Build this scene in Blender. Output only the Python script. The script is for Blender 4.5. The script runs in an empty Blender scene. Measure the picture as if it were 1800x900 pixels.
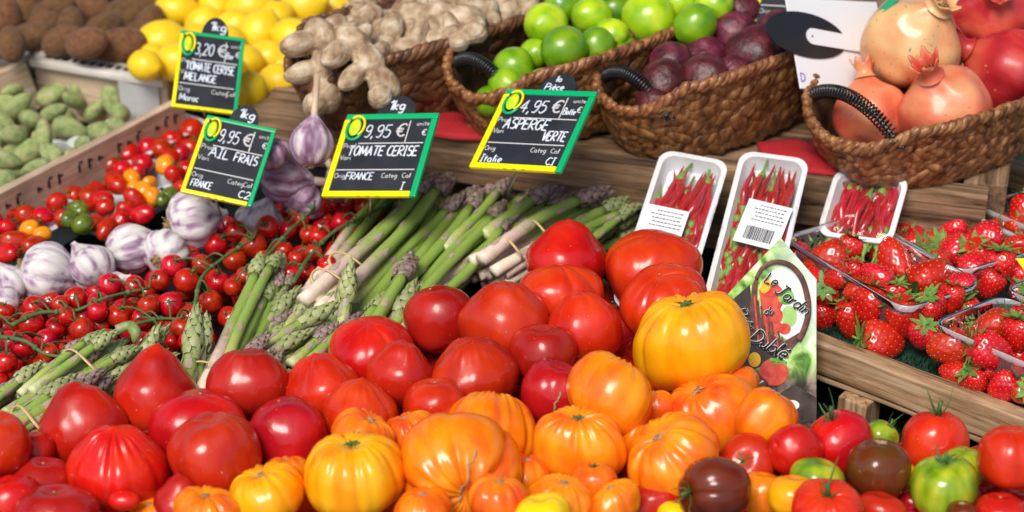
import bpy, bmesh, math, random
import numpy as np
from mathutils import Vector, Matrix, Quaternion, noise
rnd = random.Random(7)
PI = math.pi
sc = bpy.context.scene
COL = sc.collection

# ---------------------------------------------------------------- camera, world, sun, exposure
H = 1.2                       # camera height above the display deck (z = 0)
PITCH = math.radians(30)
F = 3500.0                    # focal length in pixels of the 1800 wide photograph
cam_d = bpy.data.cameras.new('camera'); cam = bpy.data.objects.new('camera', cam_d); COL.objects.link(cam)
cam_d.lens = 70; cam_d.sensor_width = 36; cam_d.clip_end = 500; cam_d.clip_start = 0.05
cam.location = (0, 0, H); cam.rotation_euler = (PI / 2 - PITCH, 0, 0)
cam_d.dof.use_dof = True; cam_d.dof.focus_distance = 2.06; cam_d.dof.aperture_fstop = 3.9
sc.camera = cam
SUN_EL, SUN_AZ = math.radians(56), math.radians(205)      # azimuth from +Y towards +X
w = bpy.data.worlds.new('World'); sc.world = w; w.use_nodes = True
wt = w.node_tree; bg = wt.nodes['Background']
sky = wt.nodes.new('ShaderNodeTexSky'); sky.sky_type = 'NISHITA'; sky.sun_disc = False
sky.sun_elevation = SUN_EL; sky.sun_rotation = SUN_AZ; sky.air_density = 1.0; sky.dust_density = 3.0; sky.ozone_density = 0.6
wt.links.new(sky.outputs[0], bg.inputs[0]); bg.inputs[1].default_value = 0.125
sl = bpy.data.lights.new('sun', 'SUN'); sl.energy = 2.8; sl.angle = math.radians(24); sl.color = (1, .955, .88)
so = bpy.data.objects.new('sun', sl); COL.objects.link(so)
sd = Vector((math.sin(SUN_AZ) * math.cos(SUN_EL), math.cos(SUN_AZ) * math.cos(SUN_EL), math.sin(SUN_EL)))
so.rotation_euler = sd.to_track_quat('Z', 'Y').to_euler(); so.location = (0, 1, 4)
sc.view_settings.view_transform = 'Standard'; sc.view_settings.look = 'None'
sc.view_settings.exposure = 0.07; sc.view_settings.gamma = 1; sc.view_settings.use_curve_mapping = False
sc.render.engine = 'CYCLES'; sc.cycles.max_bounces = 7; sc.cycles.transparent_max_bounces = 14
sc.cycles.caustics_reflective = False; sc.cycles.caustics_refractive = False
sc.cycles.use_denoising = True

# ---------------------------------------------------------------- photograph geometry
CP, SP = math.cos(PITCH), math.sin(PITCH)
CAM = Vector((0, 0, H)); RT = Vector((1, 0, 0)); UP = Vector((0, SP, CP)); FW = Vector((0, CP, -SP))
def ray(px, py): return FW + RT * ((px - 900) / F) + UP * ((450 - py) / F)
def at(px, py, z):
    r = ray(px, py); return CAM + r * ((z - H) / r.z)
def depth(px, py, z): return (z - H) / ray(px, py).z
def PD(px, py, D): return CAM + ray(px, py) * D
def camdir(v): return (RT * v[0] + UP * v[1] - FW * v[2]).normalized()   # (right, up, towards viewer)
def rect_frame(TL, TR, BL, D, dv):
    k = D / F
    u = ((TR[0] - TL[0]) * k, (TR[1] - TL[1]) * k); v = ((BL[0] - TL[0]) * k, (BL[1] - TL[1]) * k)
    du = -(u[0] * v[0] + u[1] * v[1]) / dv
    D0 = D - (du + dv) / 2
    a, b, c = PD(*TL, D0), PD(*TR, D0 + du), PD(*BL, D0 + dv)
    X = (b - a); W = X.length; X.normalize(); Y = a - c; Y -= X * Y.dot(X); Hh = Y.length; Y.normalize()
    Z = X.cross(Y)
    M = Matrix((X, Y, Z)).transposed().to_4x4(); M.translation = a + X * W / 2 - Y * Hh / 2
    return M, W, Hh

# ---------------------------------------------------------------- objects and their names
WM = {}
def reg(o, M, parent=None):
    WM[o.name] = M
    if parent is not None:
        o.parent = parent; o.matrix_basis = WM[parent.name].inverted() @ M
    else: o.matrix_basis = M
def tag(o, label=None, cat=None, group=None, kind=None):
    if label: o['label'] = label
    if cat: o['category'] = cat
    if group: o['group'] = group
    if kind: o['kind'] = kind
    return o
def link(name, me, M=None, parent=None):
    o = bpy.data.objects.new(name, me); COL.objects.link(o)
    if M is None: M = WM[parent.name] if parent is not None else Matrix()
    reg(o, M, parent); return o
def root(name, loc, label, cat, group=None, M=None):
    o = bpy.data.objects.new(name, None); COL.objects.link(o); o.empty_display_size = .02
    reg(o, M if M is not None else Matrix.Translation(loc)); return tag(o, label, cat, group)
def basis(axis, loc=(0, 0, 0), spin=0.0, s=(1, 1, 1)):
    q = Vector(axis).to_track_quat('Z', 'Y')
    return Matrix.Translation(loc) @ q.to_matrix().to_4x4() @ Matrix.Rotation(spin, 4, 'Z') @ Matrix.Diagonal((*s, 1))
def xframe(p0, p1, up=(0, 0, 1)):
    X = (p1 - p0).normalized(); Z = Vector(up); Z = (Z - X * Z.dot(X)).normalized(); Y = Z.cross(X)
    M = Matrix((X, Y, Z)).transposed().to_4x4(); M.translation = (p0 + p1) / 2
    return M, (p1 - p0).length

class MB:
    def __init__(s): s.v = []; s.f = []; s.m = []
    def add(s, vs, fs, mi=0):
        n = len(s.v); s.v += [tuple(a) for a in vs]; s.f += [tuple(i + n for i in f) for f in fs]; s.m += [mi] * len(fs)
    def mesh(s, name, mats, smooth=True):
        me = bpy.data.meshes.new(name); me.from_pydata(s.v, [], s.f)
        for m in (mats if isinstance(mats, (list, tuple)) else [mats]): me.materials.append(m)
        me.polygons.foreach_set('material_index', s.m); me.polygons.foreach_set('use_smooth', [smooth] * len(s.f))
        me.update(); return me
    def box(s, c, d, mi=0, M=None, bev=0.0):
        bm = bmesh.new(); bmesh.ops.create_cube(bm, size=1)
        for v in bm.verts: v.co = Vector((v.co.x * d[0], v.co.y * d[1], v.co.z * d[2]))
        if bev: bmesh.ops.bevel(bm, geom=bm.edges[:], offset=bev, segments=2, affect='EDGES', profile=.6)
        for v in bm.verts:
            v.co = v.co + Vector(c)
            if M is not None: v.co = M @ v.co
        bm.verts.index_update()
        s.add([v.co for v in bm.verts], [[v.index for v in f.verts] for f in bm.faces], mi); bm.free()
    def tube(s, pts, rad, n=8, mi=0, cap=True, flat=1.0):
        pts = [Vector(p) for p in pts]; L = len(pts)
        if not hasattr(rad, '__len__'): rad = [rad] * L
        t0 = (pts[1] - pts[0]).normalized(); nrm = t0.orthogonal().normalized(); vs = []
        for i in range(L):
            t = (pts[min(i + 1, L - 1)] - pts[max(i - 1, 0)]).normalized()
            nrm = (nrm - t * nrm.dot(t))
            nrm = nrm.normalized() if nrm.length > 1e-6 else t.orthogonal().normalized()
            b = t.cross(nrm)
            for k in range(n):
                a = 2 * PI * k / n; vs.append(pts[i] + (nrm * math.cos(a) + b * math.sin(a) * flat) * rad[i])
        fs = [(i * n + k, i * n + (k + 1) % n, (i + 1) * n + (k + 1) % n, (i + 1) * n + k) for i in range(L - 1) for k in range(n)]
        if cap: fs += [tuple(range(n - 1, -1, -1)), tuple((L - 1) * n + k for k in range(n))]
        s.add(vs, fs, mi)
    def ell(s, M, nu=10, nv=7, mi=0):
        vs = [M @ Vector((0, 0, 1))]
        for i in range(1, nv):
            t = PI * i / nv
            for k in range(nu):
                a = 2 * PI * k / nu; vs.append(M @ Vector((math.sin(t) * math.cos(a), math.sin(t) * math.sin(a), math.cos(t))))
        vs.append(M @ Vector((0, 0, -1))); B = len(vs) - 1
        fs = [(0, 1 + k, 1 + (k + 1) % nu) for k in range(nu)]
        for i in range(nv - 2):
            for k in range(nu):
                a = 1 + i * nu + k; b = 1 + i * nu + (k + 1) % nu; fs.append((a, a + nu, b + nu, b))
        o = 1 + (nv - 2) * nu
        fs += [(o + k, B, o + (k + 1) % nu) for k in range(nu)]
        s.add(vs, fs, mi)
    def poly(s, pts, z=0.0, mi=0): s.add([(p[0], p[1], z) for p in pts], [tuple(range(len(pts)))], mi)
def crom(pts, n=6):
    pts = [Vector(p) for p in pts]; P = [pts[0] * 2 - pts[1]] + pts + [pts[-1] * 2 - pts[-2]]; out = []
    for i in range(1, len(P) - 2):
        for j in range(n):
            t = j / n; a, b, c, d = P[i - 1:i + 3]
            out.append(.5 * ((2 * b) + (c - a) * t + (2 * a - 5 * b + 4 * c - d) * t * t + (3 * b - a - 3 * c + d) * t ** 3))
    out.append(pts[-1]); return out
def surf(fn, nu, nv, name, mats):
    """closed surface of revolution topology: fn(theta, phi) -> xyz with theta 0..pi"""
    mb = MB(); vs = [fn(0.0001, 0)]
    for i in range(1, nv):
        for k in range(nu): vs.append(fn(PI * i / nv, 2 * PI * k / nu))
    vs.append(fn(PI - .0001, 0)); B = len(vs) - 1
    fs = [(0, 1 + k, 1 + (k + 1) % nu) for k in range(nu)]
    for i in range(nv - 2):
        for k in range(nu):
            a = 1 + i * nu + k; b = 1 + i * nu + (k + 1) % nu; fs.append((a, a + nu, b + nu, b))
    o = 1 + (nv - 2) * nu
    fs += [(o + k, B, o + (k + 1) % nu) for k in range(nu)]
    mb.add(vs, fs); return mb.mesh(name, mats)

# ---------------------------------------------------------------- materials
MAT = {}
def nodes(name):
    m = bpy.data.materials.new(name); m.use_nodes = True; MAT[name] = m
    return m, m.node_tree, m.node_tree.nodes['Principled BSDF']
def mat(name, cols, scale=8, stretch=(1, 1, 1), rough=.4, bump=0, bscale=60, coat=0, sss=0, detail=3, lo=.3, hi=.7,
        spec=.5, vary=0, metal=0, trans=0, ior=None, bdist=.002, rvar=0, sheen=0, speck=None, distort=0):
    m, nt, b = nodes(name); N = nt.nodes; L = nt.links
    cols = [c if isinstance(c, tuple) else c for c in cols]
    b.inputs['Roughness'].default_value = rough; b.inputs['Metallic'].default_value = metal
    b.inputs['Specular IOR Level'].default_value = spec; b.inputs['Coat Weight'].default_value = coat; b.inputs['Coat Roughness'].default_value = .06
    if trans: b.inputs['Transmission Weight'].default_value = trans
    if ior: b.inputs['IOR'].default_value = ior
    if sheen: b.inputs['Sheen Weight'].default_value = sheen; b.inputs['Sheen Roughness'].default_value = .4
    if sss:
        b.inputs['Subsurface Weight'].default_value = sss; b.inputs['Subsurface Radius'].default_value = (1, .35, .15)
        b.inputs['Subsurface Scale'].default_value = .006
    tc = N.new('ShaderNodeTexCoord'); mp = N.new('ShaderNodeMapping'); mp.inputs['Scale'].default_value = stretch
    oi = N.new('ShaderNodeObjectInfo'); add = N.new('ShaderNodeVectorMath'); add.operation = 'MULTIPLY_ADD'
    L.new(tc.outputs['Object'], mp.inputs[0]); L.new(mp.outputs[0], add.inputs[0]); add.inputs[1].default_value = (1, 1, 1)
    sc3 = N.new('ShaderNodeVectorMath'); sc3.operation = 'SCALE'; sc3.inputs[0].default_value = (3, 7, 5); L.new(oi.outputs['Random'], sc3.inputs['Scale'])
    L.new(sc3.outputs[0], add.inputs[2])
    if len(cols) > 1:
        n = N.new('ShaderNodeTexNoise'); n.inputs['Scale'].default_value = scale; n.inputs['Detail'].default_value = detail
        n.inputs['Distortion'].default_value = distort
        L.new(add.outputs[0], n.inputs['Vector']); r = N.new('ShaderNodeValToRGB'); L.new(n.outputs[0], r.inputs[0])
        while len(r.color_ramp.elements) < len(cols): r.color_ramp.elements.new(.5)
        for i, c in enumerate(cols):
            r.color_ramp.elements[i].position = lo + (hi - lo) * i / (len(cols) - 1); r.color_ramp.elements[i].color = (*c, 1)
        out = r.outputs[0]
    else:
        rgb = N.new('ShaderNodeRGB'); rgb.outputs[0].default_value = (*cols[0], 1); out = rgb.outputs[0]
    if vary:
        hs = N.new('ShaderNodeHueSaturation'); mr = N.new('ShaderNodeMapRange'); L.new(oi.outputs['Random'], mr.inputs[0])
        mr.inputs[3].default_value = 1 - vary; mr.inputs[4].default_value = 1 + vary; L.new(mr.outputs[0], hs.inputs['Value'])
        mr2 = N.new('ShaderNodeMapRange'); L.new(oi.outputs['Random'], mr2.inputs[0]); mr2.inputs[3].default_value = .5 + vary * .05; mr2.inputs[4].default_value = .5 - vary * .05
        L.new(mr2.outputs[0], hs.inputs['Hue']); L.new(out, hs.inputs['Color']); out = hs.outputs[0]
    if speck:
        v = N.new('ShaderNodeTexNoise'); v.inputs['Scale'].default_value = speck[1]; v.inputs['Detail'].default_value = 2
        L.new(add.outputs[0], v.inputs['Vector']); r = N.new('ShaderNodeMapRange'); r.inputs[1].default_value = speck[2]; r.inputs[2].default_value = speck[2] + .06
        L.new(v.outputs[0], r.inputs[0]); mx = N.new('ShaderNodeMix'); mx.data_type = 'RGBA'; L.new(r.outputs[0], mx.inputs[0])
        L.new(out, mx.inputs[6]); mx.inputs[7].default_value = (*speck[0], 1); out = mx.outputs[2]
    L.new(out, b.inputs['Base Color'])
    if bump:
        n2 = N.new('ShaderNodeTexNoise'); n2.inputs['Scale'].default_value = bscale; n2.inputs['Detail'].default_value = 4; L.new(add.outputs[0], n2.inputs['Vector'])
        bp = N.new('ShaderNodeBump'); bp.inputs['Strength'].default_value = bump; bp.inputs['Distance'].default_value = bdist
        L.new(n2.outputs[0], bp.inputs['Height']); L.new(bp.outputs[0], b.inputs['Normal'])
    if rvar:
        n3 = N.new('ShaderNodeTexNoise'); n3.inputs['Scale'].default_value = 25; L.new(add.outputs[0], n3.inputs['Vector'])
        m3 = N.new('ShaderNodeMapRange'); m3.inputs[1].default_value = .3; m3.inputs[2].default_value = .7; m3.inputs[3].default_value = max(.03, rough - rvar); m3.inputs[4].default_value = rough + rvar
        L.new(n3.outputs[0], m3.inputs[0]); L.new(m3.outputs[0], b.inputs['Roughness'])
    return m
SK = dict(rough=.235, rvar=.07, bump=.32, bscale=24, stretch=(1.4, 1.4, .55), sss=.04, coat=.1, spec=.42, bdist=.003, speck=((.85, .55, .3), 420, .74))
mat('skin_red', [(.38, .005, .005), (.54, .010, .006), (.64, .026, .008)], 16, vary=.1, **SK)
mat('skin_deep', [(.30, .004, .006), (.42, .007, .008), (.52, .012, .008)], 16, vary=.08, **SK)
mat('skin_scarlet', [(.50, .010, .005), (.64, .022, .006), (.72, .055, .008)], 16, vary=.06, **SK)
mat('skin_orange', [(.70, .045, .006), (.84, .15, .006), (.88, .27, .008)], 26, vary=.04, **SK)
mat('skin_amber', [(.80, .10, .004), (.88, .22, .005), (.90, .33, .008)], 26, vary=.03, **SK)
mat('skin_yellow', [(.88, .22, .003), (.91, .37, .004), (.93, .47, .008)], 22, vary=.03, **SK)
mat('skin_lemon', [(.88, .55, .005), (.93, .66, .01)], 14, vary=.03, **SK)
mat('skin_brown', [(.07, .010, .005), (.15, .022, .006), (.11, .045, .008)], 14, vary=.05, rough=.17, coat=.15, spec=.4, bump=.04, bscale=90)
mat('skin_green', [(.10, .22, .01), (.26, .38, .01), (.50, .52, .03)], 30, stretch=(1.6, 1.6, .35), detail=2, lo=.35, hi=.68, rough=.18, coat=.3, sss=.1, bump=.04)
mat('cherry', [(.38, .005, .004), (.52, .01, .005), (.60, .03, .006)], 1.6, vary=.15, rough=.14, coat=.2, sss=.03, bump=.03, bscale=5)
mat('orange_small', [(.88, .25, .006), (.9, .36, .01)], 1.5, vary=.05, rough=.18, coat=.3, sss=.1)
mat('green_small', [(.07, .12, .01), (.16, .2, .02)], 1.8, vary=.1, rough=.18, coat=.3)
mat('calyx', [(.035, .10, .02), (.09, .19, .04)], 60, rough=.6, bump=.3, bscale=200, vary=.2)
mat('vine', [(.05, .11, .03), (.11, .17, .05)], 60, rough=.65, bump=.3, bscale=200)
mat('scar', [(.25, .14, .06), (.5, .36, .2)], 200, rough=.8, bump=.5, bscale=400)
mat('lime', [(.10, .28, .006), (.22, .42, .008), (.36, .52, .012)], 1.1, detail=2, vary=.45, rough=.28, bump=.25, bscale=16, bdist=.0005, coat=.15, spec=.5)
mat('lemon', [(.88, .55, .01), (.94, .68, .02)], 1.2, vary=.03, rough=.38, bump=.3, bscale=14, bdist=.0008)
mat('kiwi', [(.10, .040, .014), (.20, .095, .035)], 5, detail=6, vary=.2, rough=.9, bump=.8, bscale=28, bdist=.0015, sheen=.1)
mat('almond', [(.16, .23, .07), (.28, .34, .12), (.40, .38, .18)], 2.2, detail=2, vary=.12, rough=.8, sheen=.15, bump=.03, bscale=9)
mat('ginger', [(.20, .11, .06), (.44, .31, .19), (.68, .56, .42)], 60, stretch=(1, 1, 2.4), vary=.08, rough=.7, bump=.7, bscale=120, bdist=.003, detail=6)
mat('passion', [(.035, .005, .009), (.09, .010, .018), (.17, .03, .042)], 1.8, vary=.3, rough=.45, bump=.45, bscale=3.2, coat=.05, bdist=.006, detail=6)
mat('pom_peach', [(.60, .07, .045), (.72, .19, .09), (.78, .33, .16)], 17, distort=.6, lo=.32, hi=.68, rough=.36, bump=.3, bscale=60, rvar=.1, coat=.12, sss=.08, speck=((.35, .2, .1), 170, .69), detail=6)
mat('pom_gold', [(.66, .14, .07), (.74, .36, .15), (.70, .46, .21)], 17, distort=.6, lo=.25, hi=.6, rough=.36, bump=.3, bscale=60, rvar=.1, coat=.12, sss=.08, speck=((.3, .15, .07), 170, .66), detail=6)
mat('pom_red', [(.28, .008, .015), (.50, .025, .03), (.66, .12, .06)], 17, distort=.6, rough=.32, bump=.3, bscale=60, rvar=.1, coat=.15, sss=.08, speck=((.6, .3, .15), 170, .70), detail=6)
mat('pom_inside', [(.10, .05, .03), (.4, .25, .12)], 200, rough=.9)
mat('garlic', [(.28, .15, .25), (.46, .36, .43), (.64, .59, .60), (.70, .66, .63)], 75, stretch=(1.5, 1.5, .22), lo=.34, hi=.60, rough=.45, bump=.4, bscale=60, sss=.05, detail=5)
mat('garlic_purple', [(.17, .07, .13), (.36, .22, .32), (.64, .56, .58)], 70, stretch=(1.5, 1.5, .2), lo=.35, hi=.72, rough=.45, bump=.3, bscale=80, detail=5)
mat('garlic_stalk', [(.42, .28, .16), (.66, .52, .36), (.45, .30, .30)], 60, stretch=(1, 1, .15), rough=.7, bump=.5, bscale=160)
mat('garlic_root', [(.25, .16, .08), (.48, .34, .18)], 300, rough=.9, bump=.8, bscale=300)
mat('straw_flesh', [(.42, .006, .006), (.58, .012, .008), (.62, .022, .01)], 1.6, vary=.12, rough=.22, coat=.5, sss=.12, bump=.03, bscale=9)
mat('straw_seed', [(.72, .36, .07)], rough=.5)
mat('straw_leaf', [(.09, .22, .03), (.20, .36, .08)], 4, rough=.55, bump=.3, bscale=12, vary=.15)
mat('chilli', [(.34, .003, .006), (.50, .006, .008)], 3, vary=.15, rough=.2, coat=.5, bump=.12, bscale=8)
mat('chilli_stem', [(.10, .24, .03), (.24, .38, .06)], 60, rough=.5)
mat('foam', [(.80, .82, .84)], rough=.5, bump=.15, bscale=400)
mat('sticker', [(.80, .82, .85)], rough=.4)
mat('ink', [(.02, .02, .025)], rough=.5)
mat('tray_plastic', [(.70, .72, .76)], rough=.25, coat=.3)
mat('wicker', [(.035, .012, .005), (.15, .055, .018), (.30, .13, .045), (.50, .27, .11)], 110, stretch=(1, 1, .5), vary=.1, rough=.36, bump=.5, bscale=160, bdist=.0015, lo=.25, hi=.75, detail=5)
mat('wicker_dark', [(.045, .018, .008), (.14, .06, .025), (.25, .12, .05)], 45, vary=.1, rough=.42, bump=.5, bscale=160, bdist=.0015, lo=.25, hi=.75, detail=5)
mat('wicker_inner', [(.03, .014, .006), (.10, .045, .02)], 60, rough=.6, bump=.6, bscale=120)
mat('black_wire', [(.012, .012, .014)], rough=.3, coat=.3)
mat('turf', [(.004, .03, .018), (.01, .07, .04)], 90, rough=.8, bump=.8, bscale=220)
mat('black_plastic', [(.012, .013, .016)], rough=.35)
mat('grey_plastic', [(.22, .23, .26)], rough=.4)
mat('red_cloth', [(.30, .006, .012), (.45, .01, .018)], 20, rough=.8, bump=.4, bscale=150)
mat('white_enamel', [(.80, .81, .84)], rough=.3)
mat('board_black', [(.012, .015, .022), (.028, .032, .04)], 30, rough=.6, spec=.25, detail=6)
mat('frame_green', [(0.0, .40, .14)], rough=.35)
mat('frame_yellow', [(.93, .80, .003)], rough=.35)
mat('logo_yellow', [(.90, .78, .01)], rough=.4)
mat('logo_lime', [(.50, .72, .01)], rough=.4)
mat('chalk', [(.62, .72, .84), (.85, .88, .93)], 300, rough=.7)
mat('print_white', [(.62, .62, .62)], rough=.6)
mat('steel', [(.5, .5, .52)], rough=.3, metal=1)
mat('rubber_band', [(.66, .46, .22)], rough=.5)
mat('pavement', [(.10, .10, .10), (.16, .155, .15)], 6, rough=.9, bump=.4, bscale=60)
mat('table_metal', [(.1, .1, .11)], rough=.5)
mat('paper_grey', [(.42, .42, .42), (.55, .55, .55)], 20, rough=.7, bump=.3, bscale=60)
mat('purple_ink', [(.18, .10, .5)], rough=.5)
mat('sticker_green', [(.02, .35, .15)], rough=.35)
def wood(name, cols, rough=.75):
    m, nt, b = nodes(name); N = nt.nodes; L = nt.links
    tc = N.new('ShaderNodeTexCoord'); mp = N.new('ShaderNodeMapping'); mp.inputs['Scale'].default_value = (3.0, 42, 42); L.new(tc.outputs['Object'], mp.inputs[0])
    oi = N.new('ShaderNodeObjectInfo'); ad = N.new('ShaderNodeVectorMath'); ad.operation = 'ADD'; L.new(mp.outputs[0], ad.inputs[0])
    s3 = N.new('ShaderNodeVectorMath'); s3.operation = 'SCALE'; s3.inputs[0].default_value = (9, 5, 7); L.new(oi.outputs['Random'], s3.inputs['Scale']); L.new(s3.outputs[0], ad.inputs[1])
    n = N.new('ShaderNodeTexNoise'); n.inputs['Scale'].default_value = 2.6; n.inputs['Detail'].default_value = 9; n.inputs['Roughness'].default_value = .65; n.inputs['Distortion'].default_value = .7; L.new(ad.outputs[0], n.inputs['Vector'])
    n2 = N.new('ShaderNodeTexNoise'); n2.inputs['Scale'].default_value = 9; n2.inputs['Detail'].default_value = 4; L.new(tc.outputs['Object'], n2.inputs['Vector'])
    r = N.new('ShaderNodeValToRGB'); L.new(n.outputs[0], r.inputs[0])
    while len(r.color_ramp.elements) < len(cols): r.color_ramp.elements.new(.5)
    for i, c in enumerate(cols): r.color_ramp.elements[i].position = .33 + .34 * i / (len(cols) - 1); r.color_ramp.elements[i].color = (*c, 1)
    mx = N.new('ShaderNodeMix'); mx.data_type = 'RGBA'; mx.blend_type = 'MULTIPLY'; mx.inputs[0].default_value = .8
    r2 = N.new('ShaderNodeValToRGB'); L.new(n2.outputs[0], r2.inputs[0]); r2.color_ramp.elements[0].position = .35; r2.color_ramp.elements[0].color = (.45, .42, .4, 1); r2.color_ramp.elements[1].position = .6
    L.new(r.outputs[0], mx.inputs[6]); L.new(r2.outputs[0], mx.inputs[7]); L.new(mx.outputs[2], b.inputs['Base Color']); b.inputs['Roughness'].default_value = rough
    bp = N.new('ShaderNodeBump'); bp.inputs['Strength'].default_value = .6; bp.inputs['Distance'].default_value = .0015; L.new(n.outputs[0], bp.inputs['Height']); L.new(bp.outputs[0], b.inputs['Normal'])
    return m
wood('wood_old', [(.045, .025, .014), (.21, .12, .06), (.33, .20, .11), (.46, .33, .21)])
wood('wood_crate', [(.09, .045, .022), (.36, .21, .10), (.52, .34, .19), (.62, .47, .31)])
wood('wood_pale', [(.42, .28, .18), (.60, .44, .31), (.68, .54, .40)])
wood('wood_white', [(.55, .50, .44), (.72, .68, .62), (.78, .75, .70)])
wood('wood_endgrain', [(.05, .03, .02), (.16, .10, .06), (.26, .17, .1)])
def clear(name, tint, f0, rough, bump, bscale, tr=.04):
    m, nt, b = nodes(name); N = nt.nodes; L = nt.links; N.remove(b)
    o = N['Material Output']; t = N.new('ShaderNodeBsdfTransparent'); t.inputs[0].default_value = (*tint, 1)
    g = N.new('ShaderNodeBsdfGlossy'); g.inputs['Roughness'].default_value = rough; g.inputs[0].default_value = (1, 1, 1, 1)
    fr = N.new('ShaderNodeFresnel'); fr.inputs[0].default_value = f0; mx = N.new('ShaderNodeMixShader')
    tc = N.new('ShaderNodeTexCoord'); n = N.new('ShaderNodeTexNoise'); n.inputs['Scale'].default_value = bscale; n.inputs['Detail'].default_value = 3; L.new(tc.outputs['Object'], n.inputs['Vector'])
    bp = N.new('ShaderNodeBump'); bp.inputs['Strength'].default_value = bump; bp.inputs['Distance'].default_value = .004; L.new(n.outputs[0], bp.inputs['Height'])
    L.new(bp.outputs[0], g.inputs['Normal']); L.new(bp.outputs[0], fr.inputs['Normal'])
    d = N.new('ShaderNodeBsdfDiffuse'); d.inputs[0].default_value = (.8, .85, .9, 1); m2 = N.new('ShaderNodeMixShader'); m2.inputs[0].default_value = tr
    L.new(t.outputs[0], m2.inputs[1]); L.new(d.outputs[0], m2.inputs[2])
    L.new(fr.outputs[0], mx.inputs[0]); L.new(m2.outputs[0], mx.inputs[1]); L.new(g.outputs[0], mx.inputs[2]); L.new(mx.outputs[0], o.inputs[0]); return m
clear('clear_plastic', (.95, .97, .98), 1.45, .06, .3, 60, .09)
clear('clear_rim', (.95, .96, .97), 1.6, .12, .1, 60, .34)
clear('film', (.99, .99, .99), 1.35, .07, 1.0, 45, .01)
def stalkmat(name, base, mid, top, z0, z1):
    m, nt, b = nodes(name); N = nt.nodes; L = nt.links
    tc = N.new('ShaderNodeTexCoord'); sx = N.new('ShaderNodeSeparateXYZ'); L.new(tc.outputs['Object'], sx.inputs[0])
    mp = N.new('ShaderNodeMapping'); mp.inputs['Scale'].default_value = (1, 1, .12); L.new(tc.outputs['Object'], mp.inputs[0])
    oi = N.new('ShaderNodeObjectInfo')
    n = N.new('ShaderNodeTexNoise'); n.inputs['Scale'].default_value = 240; n.inputs['Detail'].default_value = 2; L.new(mp.outputs[0], n.inputs['Vector'])
    n1 = N.new('ShaderNodeTexNoise'); n1.inputs['Scale'].default_value = 35; L.new(tc.outputs['Object'], n1.inputs['Vector'])
    mr = N.new('ShaderNodeMapRange'); mr.inputs[1].default_value = z0; mr.inputs[2].default_value = z1; L.new(sx.outputs[2], mr.inputs[0])
    ma = N.new('ShaderNodeMath'); ma.operation = 'MULTIPLY_ADD'; ma.inputs[1].default_value = .35; L.new(n1.outputs[0], ma.inputs[0]); L.new(mr.outputs[0], ma.inputs[2])
    mb_ = N.new('ShaderNodeMath'); mb_.operation = 'MULTIPLY_ADD'; mb_.inputs[1].default_value = .25; L.new(oi.outputs['Random'], mb_.inputs[0]); L.new(ma.outputs[0], mb_.inputs[2])
    r = N.new('ShaderNodeValToRGB'); L.new(mb_.outputs[0], r.inputs[0]); r.color_ramp.elements.new(.5)
    for i, (p, c) in enumerate(((.28, base), (.55, mid), (.85, top))): r.color_ramp.elements[i].position = p; r.color_ramp.elements[i].color = (*c, 1)
    mx = N.new('ShaderNodeMix'); mx.data_type = 'RGBA'; mx.blend_type = 'MULTIPLY'; mx.inputs[0].default_value = .45; L.new(r.outputs[0], mx.inputs[6]); L.new(n.outputs[0], mx.inputs[7])
    r3 = N.new('ShaderNodeValToRGB'); L.new(n.outputs[0], r3.inputs[0]); r3.color_ramp.elements[0].color = (.6, .6, .55, 1); r3.color_ramp.elements[1].position = .6; L.new(r3.outputs[0], mx.inputs[7])
    L.new(mx.outputs[2], b.inputs['Base Color']); b.inputs['Roughness'].default_value = .42; b.inputs['Subsurface Weight'].default_value = .08; b.inputs['Subsurface Scale'].default_value = .004
    bp = N.new('ShaderNodeBump'); bp.inputs['Strength'].default_value = .3; bp.inputs['Distance'].default_value = .001; L.new(n.outputs[0], bp.inputs['Height']); L.new(bp.outputs[0], b.inputs['Normal'])
stalkmat('stalk_green', (.62, .64, .34), (.44, .50, .14), (.28, .42, .08), .0, .55)
stalkmat('stalk_white', (.84, .72, .58), (.66, .46, .42), (.28, .40, .08), .1, .75)
mat('bract', [(.30, .15, .19), (.48, .36, .28), (.26, .38, .10)], 120, rough=.5, vary=.1)
mat('tip_green', [(.14, .22, .05), (.30, .36, .12), (.38, .34, .22)], 70, rough=.5, vary=.15, bump=.2, bscale=200)
mat('tip_green_scale', [(.22, .32, .08), (.40, .44, .20), (.34, .24, .22)], 90, rough=.5, vary=.15)
mat('tip_purple_scale', [(.20, .10, .15), (.36, .22, .24), (.42, .42, .22)], 90, rough=.5, vary=.15)
mat('tip_purple', [(.12, .06, .09), (.26, .18, .16), (.32, .34, .13)], 70, rough=.5, vary=.15, bump=.2, bscale=200)

# ---------------------------------------------------------------- ground, table, decks
def plank(name, p0, p1, wd, ht, m, parent=None, up=(0, 0, 1), bev=.002, top=True, seed=0, sub=0):
    """beam whose top centre line runs p0 -> p1"""
    M, Ln = xframe(p0, p1, up); mb = MB()
    mb.box((0, 0, -ht / 2 if top else 0), (Ln, wd, ht), bev=bev)
    me = mb.mesh(name, MAT[m], False)
    if sub:
        bm = bmesh.new(); bm.from_mesh(me); bmesh.ops.subdivide_edges(bm, edges=[e for e in bm.edges if e.calc_length() > Ln * .6], cuts=sub, use_grid_fill=True)
        for v in bm.verts: v.co += noise.noise_vector(Vector((v.co.x * 14 + seed, v.co.y * 30, v.co.z * 30))) * .0016
        bm.to_mesh(me); bm.free()
    return link(name, me, M, parent)
g = MB(); g.poly([(-60, -60), (60, -60), (60, 60), (-60, 60)], -.85); tag(link('ground', g.mesh('ground', MAT['pavement'])), kind='structure')
DZ = -.05
tb = root('display_table', (0, 2.1, -.85), 'low market display table covered with dark green turf matting under all the produce', 'table')
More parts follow.
